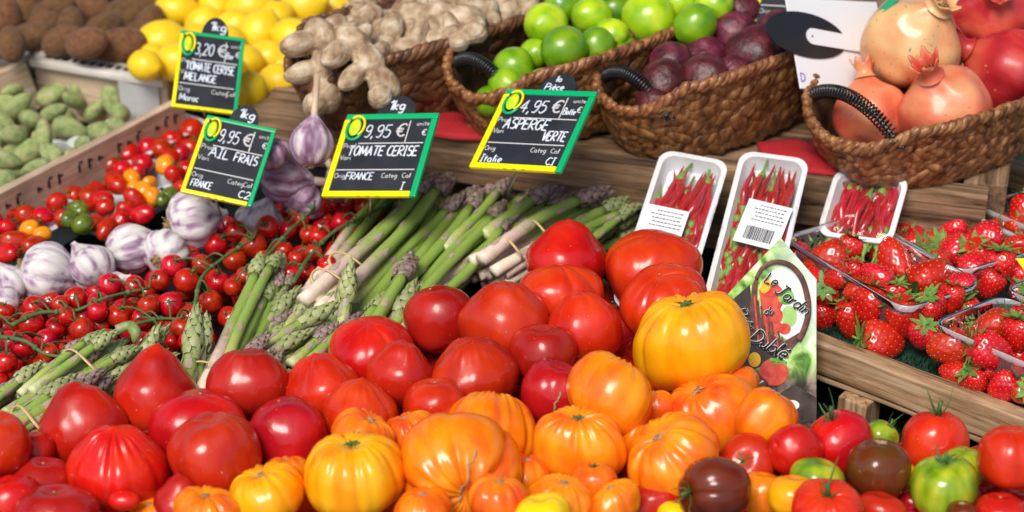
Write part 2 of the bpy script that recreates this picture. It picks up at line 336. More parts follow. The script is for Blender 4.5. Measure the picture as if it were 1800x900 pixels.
mb = MB(); mb.box((.3, 2.3, DZ - .03), (3.2, 2.0, .05), bev=.004); link('table_top', mb.mesh('table_top', MAT['table_metal'], False), Matrix(), tb)
for x in (-1.2, 1.8):
    for y in (1.4, 3.2):
        mb = MB(); mb.box((x, y, -.46), (.05, .05, .76), bev=.004); link('leg', mb.mesh('leg', MAT['table_metal'], False), Matrix(), tb)
def turf():
    mb = MB(); mb.box((.3, 2.3, DZ), (3.2, 2.0, .012))
    r2 = random.Random(3); a, b = at(1420, 620, DZ), at(1800, 900, DZ)
    for i in range(5200):                                # blades where the matting shows
        p = at(r2.uniform(1390, 1850), r2.uniform(560, 800), DZ + .004); an = r2.uniform(0, 6.28); l = r2.uniform(.006, .016)
        d = Vector((math.cos(an), math.sin(an), 0)); q = d.orthogonal().normalized()
        s = Vector((-d.y, d.x, 0)) * .0009
        mb.add([p - s, p + s, p + d * l * .6 + Vector((0, 0, l))], [(0, 1, 2)])
    return mb.mesh('turf_mat', MAT['turf'], False)
tag(link('turf_mat', turf()), 'dark green artificial turf matting spread under the strawberry crate', 'grass mat', kind='stuff')

aw = root('added_awning', (0, 3.2, -.85), 'dark green canvas awning stretched over the back of the market stall on four poles', 'awning')  # unseen awning, added to block sky and darken reflections on fruit tops
mb = MB(); n_ = 24; vs = []
for j in range(9):
    for i in range(n_ + 1):
        u, v = i / n_, j / 8; vs.append((-3.2 + 6.4 * u, 1.95 + 3.2 * v, 2.2 + .35 * v - .03 * math.sin(PI * (u * 4 % 1)) * (1 - v * .5)))
mb.add(vs, [(j * (n_ + 1) + i, j * (n_ + 1) + i + 1, (j + 1) * (n_ + 1) + i + 1, (j + 1) * (n_ + 1) + i) for j in range(8) for i in range(n_)])
mat('canvas', [(.06, .13, .09), (.09, .17, .12)], 3, rough=.8)
link('canvas', mb.mesh('canvas', MAT['canvas']), Matrix(), aw)
for x in (-3.1, 3.1):
    for y in (2.05, 5.0):
        mb = MB(); mb.tube([(x, y, -.85), (x, y, 2.17 + .10 * (y - 1.95))], .02, 10); link('pole', mb.mesh('pole', MAT['steel']), Matrix(), aw)
UZ = .14
ud = root('upper_shelf', at(1100, 250, 0), 'weathered brown timber shelf carrying the wicker baskets at the back of the stall', 'shelf')
b0, b1 = at(440, 190, UZ), at(1738, 338, UZ)
e1 = (b1 - b0).normalized(); e2 = Vector((-e1.y, e1.x, 0))
plank('front_beam', b0, b1, .03, .062, 'wood_old', ud, sub=60, seed=1)
plank('lower_rail', b0 + Vector((0, 0, -.075)) + e2 * .03, b1 + Vector((0, 0, -.072)) + e2 * .02, .025, .05, 'wood_old', ud, sub=60, seed=4)
plank('side_rail', b1 + e2 * .02 + e1 * -.004, b1 + e2 * .75 - e1 * .004, .05, .058, 'wood_old', ud, sub=40, seed=2)
plank('side_rail', b1 + e2 * .02 + Vector((0, 0, -.068)), b1 + e2 * .75 + Vector((0, 0, -.068)), .03, .05, 'wood_crate', ud, sub=40, seed=5)
mid = (b0 + b1) / 2
for k in range(7):
    off = e2 * (.05 + .105 * k); plank('deck_board', b0 + off + Vector((0, 0, -.008)), b1 + off + Vector((0, 0, -.008)) - e1 * .035, .095, .016, 'wood_old', ud, seed=k)
for t in (.03, .35, .68, .97):
    p = b0.lerp(b1, t) + e2 * .05; plank('post', p + Vector((0, 0, -.017)), p + Vector((0, 0, DZ + .007)), .04, .04, 'wood_old', ud, up=e2, top=False)
# red fabric poking out under the baskets
def cloth(name, pxs, z, label, m='red_cloth', th=.004):
    P = [at(x, y, z) for x, y in pxs]; mb = MB(); n = len(P); c = sum(P, Vector()) / n; rings = []
    for r in (1.0, .8, .5, .0001):
        rings.append([c + (p - c) * r + Vector((0, 0, .006 * (1 - r) + .003 * noise.noise(p * 40 + Vector((r, 0, 0))))) for p in P])
    vs = sum(rings, []); fs = []
    for i in range(3):
        for k in range(n): fs.append((i * n + k, i * n + (k + 1) % n, (i + 1) * n + (k + 1) % n, (i + 1) * n + k))
    base = len(vs); vs += [p - Vector((0, 0, th)) for p in P]
    for k in range(n): fs.append((k, base + k, base + (k + 1) % n, (k + 1) % n))
    mb.add(vs, fs); return tag(link(name, mb.mesh(name, MAT[m])), label, 'cloth')
cloth('red_cloth', [(735, 200), (800, 195), (900, 225), (890, 243), (800, 240), (745, 232)], UZ + .006, 'crumpled red cloth lying between the ginger basket and the lime basket')
cloth('red_cloth', [(1330, 250), (1400, 240), (1520, 285), (1500, 307), (1400, 297), (1340, 275)], UZ + .006, 'crumpled red cloth between the passion fruit basket and the pomegranate basket')
p0, p1 = at(1075, 322, .075), at(1140, 336, .075)
M_, L_ = xframe(p0, p1); mb = MB(); mb.box((0, -.012, 0), (L_, .006, .012), bev=.001); tag(link('red_strip', mb.mesh('red_strip', MAT['red_cloth'], False), M_), 'short red plastic strip under the shelf beam, left of the chilli packs', 'strip')
# things in the dark gap under the shelf
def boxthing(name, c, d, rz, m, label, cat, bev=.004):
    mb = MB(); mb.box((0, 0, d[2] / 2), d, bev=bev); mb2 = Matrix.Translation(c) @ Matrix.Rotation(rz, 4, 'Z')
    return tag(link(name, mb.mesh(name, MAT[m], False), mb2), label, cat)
ang = math.atan2(e1.y, e1.x)
def open_crate(name, p, lx, ly, h, rz, m, label, cat='crate', wall=.008, slots=0):
    r = root(name, p, label, cat, M=Matrix.Translation(p) @ Matrix.Rotation(rz, 4, 'Z')); MW = WM[r.name]
    def pt(nm, c, d):
        mb = MB(); mb.box((0, 0, 0), d, bev=.0015); link(nm, mb.mesh(nm, MAT[m], False), MW @ Matrix.Translation(c), r)
    pt('base_panel', (0, 0, wall / 2), (lx - 2 * wall - .002, ly - 2 * wall - .002, wall))
    for s in (-1, 1):
        pt('side_wall', (0, s * (ly - wall) / 2, h / 2), (lx, wall, h)); pt('end_wall', (s * (lx - wall) / 2, 0, h / 2), (wall, ly - 2 * wall - .002, h))
    return r
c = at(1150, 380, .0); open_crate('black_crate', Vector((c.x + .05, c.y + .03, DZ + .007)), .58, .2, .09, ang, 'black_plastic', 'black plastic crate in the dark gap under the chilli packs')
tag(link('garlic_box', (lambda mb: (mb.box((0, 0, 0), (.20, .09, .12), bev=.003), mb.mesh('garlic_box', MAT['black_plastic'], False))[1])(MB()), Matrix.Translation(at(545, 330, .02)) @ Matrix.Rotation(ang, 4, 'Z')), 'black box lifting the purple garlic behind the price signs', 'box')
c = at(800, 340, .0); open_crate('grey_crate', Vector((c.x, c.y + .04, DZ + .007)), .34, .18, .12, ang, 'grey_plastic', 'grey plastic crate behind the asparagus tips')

# ---------------------------------------------------------------- tomatoes
def tomato_mesh(name, m, R, h=.85, ribs=0, depth_=.05, dimple=.16, tip=0, seed=0, lob=.05, elong=0, nu=96, nv=54, sharp=2.2, bot=.05, dw=.32):
    r2 = random.Random(seed); ph = [r2.uniform(0, 6.28) for _ in range(8)]; am = [r2.uniform(.5, 1) for _ in range(8)]
    L = [r2.uniform(-1, 1) for _ in range(4)]; cuts = sorted([2 * PI * (k + r2.uniform(-.42, .42)) / max(ribs, 1) for k in range(ribs)]); cd = [r2.choice((.3, .6, 1.0, 1.6)) * r2.uniform(.8, 1.2) for _ in cuts]; shr = r2.uniform(-1, 1); sqx = r2.uniform(.2, 1)
    def fn(t, p):
        s, c_ = math.sin(t), math.cos(t)
        base = 1 + lob * (am[0] * math.cos(p + ph[0]) + am[1] * math.cos(2 * p + ph[1]) + .6 * am[2] * math.cos(3 * p + ph[2]))
        groove = 0
        if cuts:
            for q, d in zip(cuts, cd):
                dd = (p - q + PI) % (2 * PI) - PI; wdt = .55 * 2 * PI / ribs
                groove += d * math.exp(-(abs(dd) / (wdt * .30)) ** 1.25)
            groove *= .28 + .85 * math.exp(-(t / 1.35) ** 3)
            groove *= min(1, s * 3.0)
            if dimple > .15: groove += .35 * math.cos(ribs * 2 * p + 2 * math.sin(3 * p)) * math.exp(-((t - .55) / .35) ** 2)
        rr = base * (1 - depth_ * groove)
        x = rr * s * math.cos(p); y = rr * s * math.sin(p)
        sq = math.copysign(abs(c_) ** .86, c_)
        z = h * sq * (1 - .5 * depth_ * groove)
        if dimple: z -= dimple * math.exp(-(s / dw) ** 2) * (1 if c_ > 0 else bot / max(dimple, .001))
        if tip:
            z += tip * 1.15 * math.exp(-(t / .27) ** 1.15) + (tip * 1.1 * math.exp(-(t / .85) ** 2)); k = 1 - .10 * math.exp(-((t - .75) / .35) ** 2); x *= k; y *= k
        if elong: z *= 1 + elong
        nz = noise.noise(Vector((x * 1.2 + seed, y * 1.2, z * 1.2))) * .07 + noise.noise(Vector((x * 3 + seed, y * 3, z * 2))) * .018
        if dimple >= .2:      # lopsided beefsteak: stretched one way, one shoulder higher
            z += shr * x * .16; x *= 1 + .10 * sqx; y *= 1 - .08 * sqx
        return (R * x * (1 + nz), R * y * (1 + nz), R * z * (1 + nz))
    return surf(fn, nu, nv, name, MAT[m])
def calyx_mesh(r=.016, n=6, stem=.012, curl=.5, seed=0, m='calyx', wid=.16):
    r2 = random.Random(seed); mb = MB()
    for k in range(n):
        a = 2 * PI * k / n + r2.uniform(-.25, .25); L = r * r2.uniform(.7, 1.3); cu = curl * r2.uniform(.2, 1.3); tw = r2.uniform(-.5, .5)
        pts = []; rad = []
        for i in range(7):
            t = i / 6; d = L * t; aa = a + tw * t * t
            pts.append((math.cos(aa) * d, math.sin(aa) * d, .0012 + L * (cu * t * t - .10 * t * (1 - cu)))); rad.append(r * wid * (math.sin(PI * min(1, t * .8 + .16)) ** .8) * (1 - t * .5) + .0002)
        mb.tube(pts, rad, 6, flat=.35)
    if stem: mb.tube([(0, 0, -.001), (.0006, 0, stem * .5), (stem * .25, .001, stem)], [r * .17, r * .12, r * .14], 7)
    return mb.mesh('calyx', MAT[m])
CAL = [calyx_mesh(.017, 6, .010, .35, 1), calyx_mesh(.019, 5, .016, 1.0, 2), calyx_mesh(.015, 7, .004, .1, 3), calyx_mesh(.024, 5, .022, 1.5, 4, wid=.1)]
def scar_mesh(R, seed):
    r2 = random.Random(seed); mb = MB()
    for k in range(9):
        a = 2 * PI * k / 9 + r2.uniform(-.2, .2); L = R * r2.uniform(.12, .3)
        mb.tube([(math.cos(a) * L * t, math.sin(a) * L * t, .0005 * (1 - t)) for t in (0, .5, 1)], [.0018, .0012, .0003], 5, flat=.5)
    mb.ell(Matrix.Diagonal((.004, .004, .0015, 1)))
    return mb.mesh('stem_scar', MAT['scar'])

TOM = []   # px, py, w, h, material, axis, options, label
def T(px, py, w_, h_, m, axis, label, **o): TOM.append((px, py, w_, h_, m, axis, label, o))
# red oxheart tomatoes
T(270, 700, 152, 150, 'skin_red', (.12, 1, .22), 'large pointed red tomato with the tallest tip, touching the asparagus at left', tip=.3)
T(147, 755, 156, 145, 'skin_red', (-.12, 1, .25), 'pointed red tomato with smooth skin left of the photo, behind the deeply ribbed red tomato', tip=.22)
T(-8, 782, 122, 118, 'skin_scarlet', (.2, 1, .3), 'smooth round red tomato cut off by the left edge of the photo', lob=.02)
T(206, 828, 180, 145, 'skin_scarlet', (0, 1, .35), 'deeply ribbed scarlet tomato with long folds, at lower left', ribs=11, depth_=.10, tip=.17)
T(352, 752, 166, 130, 'skin_red', (.05, 1, .3), 'broad shallow red tomato peeping up behind the darkest round tomato at lower left', ribs=5, depth_=.05, dimple=.04)
T(379, 800, 168, 150, 'skin_red', (-.1, 1, .25), 'big smooth round red tomato at the front, touching the orange tomatoes at lower left', ribs=3, depth_=.06)
T(505, 765, 146, 135, 'skin_deep', (-.2, 1, .3), 'dark crimson round tomato behind the yellow beefsteak with the green star', ribs=4, depth_=.05, dimple=.05)
T(436, 674, 144, 122, 'skin_deep', (0, 1, .2), 'dark red rounded tomato directly below the asparagus tips in the middle of the back row', ribs=5, depth_=.04, tip=.04)
T(563, 688, 146, 118, 'skin_scarlet', (-.15, 1, .2), 'orange tinged red tomato with a low peak, right of the dark red back-row one', ribs=6, depth_=.05, tip=.17)
T(650, 625, 158, 125, 'skin_scarlet', (-.05, 1, .45), 'wide puckered red tomato with a pale dot on its crown below the cut asparagus stalks', ribs=9, depth_=.04, dimple=.03)
T(702, 662, 126, 112, 'skin_red', (.15, 1, .25), 'medium red tomato with a blunt peak just in front of the wide puckered one', tip=.2, ribs=5, depth_=.05)
T(635, 732, 140, 115, 'skin_scarlet', (.05, 1, .25), 'red tomato with a low peak rising behind the orange folded tomato at centre left', tip=.19, ribs=5, depth_=.05)
T(765, 712, 118, 95, 'skin_scarlet', (0, 1, .2), 'small low red tomato tucked behind the top orange beefsteak', lob=.03)
T(835, 662, 162, 118, 'skin_red', (-.05, 1, .35), 'red tomato with pleats around a pointed crown, above the large orange pair', tip=.19, ribs=7, depth_=.06)
T(773, 562, 126, 120, 'skin_deep', (-.3, 1, .3), 'smooth deep red tomato at the left end of the upper red row', lob=.03, dimple=.03)
T(886, 570, 158, 142, 'skin_red', (0, 1, .25), 'big pointed red tomato in the middle of the upper red row', tip=.15, ribs=4, depth_=.06)
T(1028, 582, 138, 128, 'skin_scarlet', (-.2, 1, .1), 'red tomato leaning left with a snub peak, right of the big pointed one', tip=.17, ribs=5, depth_=.05)
T(982, 520, 152, 112, 'skin_scarlet', (0, 1, .25), 'red tomato with fine pleats on top, just below the topmost pointed tomato', ribs=8, depth_=.06, dimple=.02)
T(996, 460, 150, 122, 'skin_red', (.05, 1, .15), 'topmost pointed red tomato at the foot of the banded asparagus bunch', tip=.2)
T(1145, 478, 170, 140, 'skin_scarlet', (-.1, 1, .3), 'very large scarlet tomato with one deep crease below the chilli packs', ribs=4, depth_=.06, dimple=.05)
T(1165, 535, 158, 130, 'skin_scarlet', (-.15, 1, .55), 'scarlet tomato with a puckered star on its face, half behind the brightest yellow tomato', ribs=7, depth_=.08, dimple=.10)
T(975, 690, 132, 112, 'skin_deep', (.2, 1, .4), 'dark crimson tomato with a tan scar line across its shoulder in the centre gap', ribs=4, depth_=.05, crack=1)
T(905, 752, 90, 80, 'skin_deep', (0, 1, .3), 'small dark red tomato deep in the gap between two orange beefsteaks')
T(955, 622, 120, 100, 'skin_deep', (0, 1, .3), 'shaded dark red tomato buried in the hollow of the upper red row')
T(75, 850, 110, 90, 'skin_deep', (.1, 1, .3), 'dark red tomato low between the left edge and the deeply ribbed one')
T(18, 880, 110, 90, 'skin_red', (-.3, 1, .3), 'red tomato in the bottom left corner of the photo', ribs=4, depth_=.05)
T(98, 905, 150, 80, 'skin_deep', (0, 1, .3), 'broad dark red tomato cut by the bottom edge at far left')
T(62, 792, 70, 80, 'skin_scarlet', (0, 1, .1), 'orange tinged red tomato mostly hidden behind the pointed one by the left edge')
T(315, 885, 95, 80, 'skin_deep', (0, 1, .25), 'little pointed crimson tomato at the bottom between the ribbed and the big smooth one', tip=.3)
# orange and yellow beefsteaks
B = dict(depth_=.12, dimple=.20, lob=.06)
T(1210, 598, 202, 168, 'skin_yellow', (-.08, 1, .38), 'brightest yellow beefsteak tomato perched on top of the pile by the garden leaflet', ribs=13, cal=2, **B)
T(1072, 692, 152, 135, 'skin_amber', (.42, .8, -.25), 'amber tomato lying on its side with many tight folds, left of the brightest yellow one', ribs=12, **B)
T(1020, 783, 152, 135, 'skin_amber', (-.08, 1, .42), 'orange beefsteak with a dark green star on top, in the middle of the pile', ribs=11, cal=2, **B)
T(1252, 727, 158, 130, 'skin_orange', (-.55, .8, .3), 'orange tomato with a small pale scar on its left shoulder, below the brightest yellow one', ribs=7, **B)
T(1345, 735, 112, 120, 'skin_amber', (.5, .8, .1), 'smooth orange tomato pressed against the garden leaflet', ribs=4, depth_=.04)
T(1183, 800, 178, 122, 'skin_amber', (-.6, .75, .45), 'orange tomato with one bright yellow crease facing left, above the red plum tomato', ribs=10, **B)
T(1128, 785, 95, 95, 'skin_amber', (.2, 1, .2), 'orange folded tomato wedged between the green starred one and the creased one', ribs=9, **B)
T(622, 835, 188, 150, 'skin_yellow', (-.05, 1, .42), 'yellow beefsteak with a green star on its crown at the front of the pile', ribs=13, cal=2, **B)
T(815, 825, 214, 172, 'skin_amber', (.10, -.50, .85), 'largest orange tomato, with a brown crack running down its face', ribs=8, crack=1, depth_=.16, dimple=.19, h=.92)
T(862, 762, 168, 150, 'skin_amber', (.1, 1, -.3), 'amber beefsteak with arched folds resting behind the largest orange one', ribs=12, **B)
T(640, 768, 120, 90, 'skin_orange', (.4, .9, .3), 'orange tomato with soft lobes behind the yellow green-starred beefsteak', ribs=7, **B)
T(722, 760, 95, 70, 'skin_orange', (-.4, .9, .2), 'reddish orange tomato with fine creases wedged under the amber arched one', ribs=11, **B)
T(470, 868, 148, 100, 'skin_yellow', (-.3, .9, .3), 'knobbly yellow orange tomato at the bottom, below the dark crimson round one', ribs=9, depth_=.14, dimple=.2)
T(362, 900, 120, 80, 'skin_amber', (0, 1, .3), 'folded amber tomato cut by the bottom edge under the big smooth red one', ribs=10, **B)
T(263, 905, 80, 50, 'skin_amber', (0, 1, .3), 'orange tomato just showing at the bottom edge beneath the ribbed red one', ribs=5, **B)
T(505, 840, 90, 80, 'skin_orange', (0, 1, .1), 'reddish orange tomato behind the knobbly yellow one at the bottom', ribs=6, **B)
T(745, 900, 108, 84, 'skin_orange', (0, 1, .2), 'small orange tomato at the bottom edge under the cracked orange one', ribs=6, **B)
T(985, 882, 122, 92, 'skin_amber', (.2, 1, .3), 'small orange tomato with red streaks below the green starred orange one', ribs=9, **B)
T(955, 905, 105, 60, 'skin_lemon', (-.2, 1, .3), 'shiny lemon yellow tomato at the bottom edge left of the red plum tomato', ribs=4, depth_=.03)
T(1082, 885, 92, 76, 'skin_amber', (-.3, 1, .2), 'small round orange tomato touching the tip of the red plum tomato', ribs=8, **B)
T(1045, 848, 84, 70, 'skin_orange', (0, 1, .2), 'little reddish tomato with a dark green calyx in the gap below the starred orange one', cal=0, ribs=6)
T(880, 880, 110, 90, 'skin_orange', (0, 1, .2), 'orange tomato with pale stripes in the gap beside the largest orange one', ribs=8, **B)
T(928, 845, 96, 96, 'skin_orange', (0, 1, .2), 'red orange tomato hidden behind the starred orange beefsteak', ribs=6, **B)
T(1150, 722, 75, 75, 'skin_orange', (0, 1, .2), 'shaded orange tomato in the hollow under the brightest yellow one', ribs=9, **B)
T(1300, 672, 70, 60, 'skin_orange', (0, 1, 0), 'shaded orange tomato behind the leaflet foot and the brightest yellow one', ribs=5)
# mixed heritage tomatoes, right
T(1142, 885, 72, 62, 'skin_red', (.85, .30, .1), 'long red plum tomato lying at the bottom edge left of the brown one', elong=.75, dimple=.05, lob=.03)
T(1256, 862, 134, 118, 'skin_brown', (-.8, .0, .45), 'dark brown tomato with a green calyx on its left side at the bottom edge', ribs=7, depth_=.05, cal=1, dimple=.12)
T(1312, 815, 108, 72, 'skin_red', (-.35, .25, 1), 'flat red tomato whose green calyx faces the viewer, behind the brown tomato', cal=0, dimple=.14)
T(1338, 868, 88, 78, 'skin_amber', (.1, 1, .2), 'smooth round orange tomato between the brown and the yellow tomatoes', lob=.02)
T(1395, 874, 96, 76, 'skin_yellow', (.1, 1, .2), 'smooth yellow tomato below the striped green one at the bottom', lob=.02)
T(1398, 792, 92, 84, 'skin_red', (-.7, .25, .6), 'oval red tomato with a small navel facing left, in front of the garden leaflet', elong=.2, dimple=.1, dw=.12)
T(1478, 778, 118, 118, 'skin_red', (-.35, .8, .4), 'rosy red tomato with a drooping green calyx next to the leaflet corner', ribs=4, depth_=.03, cal=3, dimple=.1)
T(1437, 842, 100, 68, 'skin_green', (.3, 1, .3), 'green striped tomato without stalk between the yellow and the left brown round tomato', lob=.02, dimple=.05)
T(1543, 825, 114, 106, 'skin_brown', (.1, 1, .3), 'smooth round chestnut brown tomato without calyx right of centre in the mixed pile', lob=.02, dimple=.05)
T(1547, 770, 66, 60, 'skin_green', (.5, .7, .2), 'small green tomato peeping out behind the chestnut brown one', cal=3, dimple=.1)
T(1648, 780, 120, 118, 'skin_scarlet', (0, 1, .15), 'orange red tomato with tall curling green sepals in front of the crate rail', ribs=6, depth_=.04, cal=3, dimple=.12)
T(1660, 855, 124, 110, 'skin_green', (-.05, 1, .4), 'front green striped tomato with a dark stalk, right of the chestnut brown one', ribs=5, depth_=.03, cal=1, dimple=.14)
T(1692, 825, 84, 84, 'skin_green', (.1, 1, .2), 'second green tomato tucked behind the front green striped one', ribs=5, depth_=.04, dimple=.1)
T(1778, 805, 120, 138, 'skin_scarlet', (0, 1, .15), 'tall scarlet tomato at the right edge in front of the crate', ribs=6, depth_=.04, dimple=.08, lob=.03)
T(1452, 898, 132, 84, 'skin_scarlet', (0, .8, .6), 'scarlet tomato with a spidery green calyx at the bottom edge under the green striped one', ribs=8, depth_=.08, cal=3)
T(1545, 898, 90, 66, 'skin_red', (.1, 1, .2), 'plain red tomato at the bottom edge below the chestnut brown one')
T(1757, 902, 100, 66, 'skin_red', (0, 1, .2), 'plain red tomato at the bottom edge below the tall scarlet one')
T(1802, 905, 50, 50, 'skin_brown', (0, 1, .2), 'small brown tomato in the bottom right corner of the photo')
T(1582, 838, 60, 60, 'skin_lemon', (0, 1, .2), 'yellow tomato showing as a sliver behind the chestnut brown one')
T(1190, 902, 70, 44, 'skin_lemon', (0, 1, .2), 'yellow tomato barely showing below the calyx of the dark brown tomato', cal=0)
T(1602, 885, 60, 70, 'skin_deep', (0, 1, .2), 'dark red tomato in the gap left of the front green striped one')
T(1690, 905, 60, 50, 'skin_brown', (0, 1, .2), 'dark brown tomato cut by the bottom edge under the front green striped one')

def relax(items, it=80, lim=.07, k=.93):
    """items: [px,py,radius_px,D]; slide each along its sight line until neighbours only touch"""
    D0 = [i[3] for i in items]
    for _ in range(it):
        P = [PD(i[0], i[1], i[3]) for i in items]
        for a in range(len(items)):
            for b in range(a + 1, len(items)):
                A, Bb = items[a], items[b]
                if abs(A[0] - Bb[0]) > A[2] + Bb[2] or abs(A[1] - Bb[1]) > A[2] + Bb[2]: continue
                ra = A[2] * A[3] / F * k; rb = Bb[2] * Bb[3] / F * k; d = (P[a] - P[b]).length
                if d < ra + rb:
                    m_ = (ra + rb - d) * .4; s = 1 if A[3] > Bb[3] else -1
                    A[3] += s * m_; Bb[3] -= s * m_
        for i, it_ in enumerate(items): it_[3] = min(max(it_[3], D0[i] - lim), D0[i] + lim)
    return items
def heapz(px, py): return .085 + .045 * (900 - py) / 450
its = []
for t in TOM: its.append([t[0], t[1], (t[2] + t[3]) / 4, depth(t[0], t[1], heapz(t[0], t[1]) - (.012 if t[2] < 90 else 0))])
relax(its)
GR = {'skin_red': 'red heart tomatoes', 'skin_deep': 'red heart tomatoes', 'skin_scarlet': 'red heart tomatoes'}
for n_, (t, i) in enumerate(zip(TOM, its)):
    px, py, w_, h_, m, ax, lab, o = t; o = dict(o); D = i[3]
    cal = o.pop('cal', None); crack = o.pop('crack', None); R = w_ / 2 * D / F * .98
    A = camdir(ax); e = min(1.0, max(.72, h_ / w_ + .04)); el = o.get('elong', 0)
    if el: e = 1.0
    o.setdefault('h', e - .5 * o.get('tip', 0))
    me = tomato_mesh('tomato', m, R, seed=n_ + 11, **o)
    M = basis(A, PD(px, py, D), spin=n_ * 1.7)
    grp = 'heritage tomatoes in the front pile, right' if px > 1100 and py > 735 and n_ > 55 else ('orange and yellow beefsteak tomatoes' if m in ('skin_orange', 'skin_amber', 'skin_yellow', 'skin_lemon') else 'red heart tomatoes in the front pile')
    ob = tag(link('tomato', me, M), lab, 'tomato', grp)
    topz = max(v.co.z for v in me.vertices if v.co.x ** 2 + v.co.y ** 2 < (R * .12) ** 2) if True else R
    if cal is not None:
        sc_ = R / .05 * (1.0 if cal != 2 else .8)
        link('calyx', CAL[cal], M @ Matrix.Translation((0, 0, topz - .001)) @ Matrix.Diagonal((sc_, sc_, sc_, 1)), ob)
    elif o.get('dimple', .16) >= .2 or m == 'skin_brown':
        link('stem_scar', scar_mesh(R, n_), M @ Matrix.Translation((0, 0, topz - .0006)), ob)
    elif o.get('tip', 0) == 0 and n_ % 2 == 0:
        mb = MB(); mb.ell(Matrix.Diagonal((.0016, .0016, .0008, 1)), 8, 5); link('blossom_scar', mb.mesh('blossom_scar', MAT['scar']), M @ Matrix.Translation((0, 0, topz)), ob)
    if crack:   # corky split that follows the skin
        bm_ = [v.co.copy() for v in me.vertices]; Minv = M.to_3x3().inverted()
        vd = (Minv @ camdir((0, 0, 1))).normalized(); sd_ = (Minv @ camdir((.3, 1, 0))).normalized(); pts = []
        span = (-.45, .55) if n_ > 30 else (-.1, .9)
        for k in range(15):
            t_ = span[0] + (span[1] - span[0]) * k / 14
            dirn = (vd + sd_ * t_ * -1.3 + sd_.cross(vd) * (.035 * math.sin(k * 1.1) + .02 * math.sin(k * 2.7) + .1)).normalized()
            best = max(bm_, key=lambda v: v.normalized().dot(dirn)); pts.append(dirn * (best.length + .0002))
        mb = MB(); mb.tube(crom(pts, 2), [.0004 + .0011 * abs(math.sin(k * 1.3)) for k in range(len(crom(pts, 2)))], 6); link('crack', mb.mesh('crack', MAT['scar']), M, ob)
nub = [o for o in COL.objects if str(o.get('label', '')).startswith('deeply ribbed scarlet')][0]
Dn = (WM[nub.name].translation - CAM).dot(FW) - .048; mb = MB(); mb.ell(Matrix.Translation(PD(218, 880, Dn)) @ Matrix.Diagonal((.015, .010, .009, 1)), 20, 14)
link('small_lobe', mb.mesh('small_lobe', MAT['skin_scarlet']), Matrix(), nub)
# tomatoes that fill the hollows under the top layer
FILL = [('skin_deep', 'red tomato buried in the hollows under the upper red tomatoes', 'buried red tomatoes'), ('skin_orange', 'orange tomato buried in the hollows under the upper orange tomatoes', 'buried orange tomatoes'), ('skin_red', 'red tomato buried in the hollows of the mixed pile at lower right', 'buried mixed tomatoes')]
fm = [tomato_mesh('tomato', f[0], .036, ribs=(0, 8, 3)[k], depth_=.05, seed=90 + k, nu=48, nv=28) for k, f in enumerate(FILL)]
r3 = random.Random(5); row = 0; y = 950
red_zone = lambda x, y: (y > 560 - .0 and y > 900 - x * .36) or (x > 700 and y > 500 and x < 1200)
while y > 455:
    for x in np.arange(-40 + (row % 2) * 55, 1860, 118):
        px, py = x + r3.uniform(-12, 12), y + r3.uniform(-8, 8)
        top_edge = np.interp(px, [0, 150, 350, 500, 620, 720, 900, 1080, 1240, 1260, 1420, 1440, 1850], [800, 760, 740, 720, 690, 620, 560, 520, 560, 740, 790, 820, 830])
        if py < top_edge: continue
        orange = py > np.interp(px, [0, 300, 560, 760, 960, 1100, 1420], [960, 880, 800, 740, 780, 680, 700])
        k = 2 if (px > 1280 and py > 780) else (1 if orange else 0)
        p = at(px, py, .035); M = basis((r3.uniform(-.5, .5), r3.uniform(-.5, .5), 1), p, r3.uniform(0, 6), [r3.uniform(.9, 1.1)] * 3)
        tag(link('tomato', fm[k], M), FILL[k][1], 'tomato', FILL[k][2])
    y -= 52; row += 1

# ---------------------------------------------------------------- cherry tomatoes on the vine
CH = [tomato_mesh('cherry_tomato', 'cherry', 1.0, h=.95, dimple=.08, lob=.015, seed=s, nu=32, nv=20) for s in (1, 2, 3)]
CHC = calyx_mesh(.55, 5, .35, .9, 9, wid=.13)
vines = [([(20, 572), (70, 550), (130, 547), (190, 522), (262, 507)], 'cherry tomatoes on a long green vine lying in front of the garlic at left'),
         ([(0, 592), (45, 600), (80, 622), (135, 630)], 'cherry tomatoes on a short vine at the left edge above the asparagus tips'),
         ([(342, 540), (355, 488), (395, 452), (445, 420)], 'cherry tomatoes on a forked vine right of the garlic, beside the leftmost upright asparagus'),
         ([(515, 497), (545, 450), (590, 405), (650, 375), (705, 345)], 'cherry tomatoes on the long vine between the tomato price sign and the white asparagus'),
         ([(440, 478), (478, 440), (515, 400), (550, 368)], 'cherry tomatoes on the vine between the garlic price sign and the long vine'),
         ([(180, 600), (240, 570), (300, 560), (355, 575)], 'cherry tomatoes on the vine nearest the bent asparagus tips')]
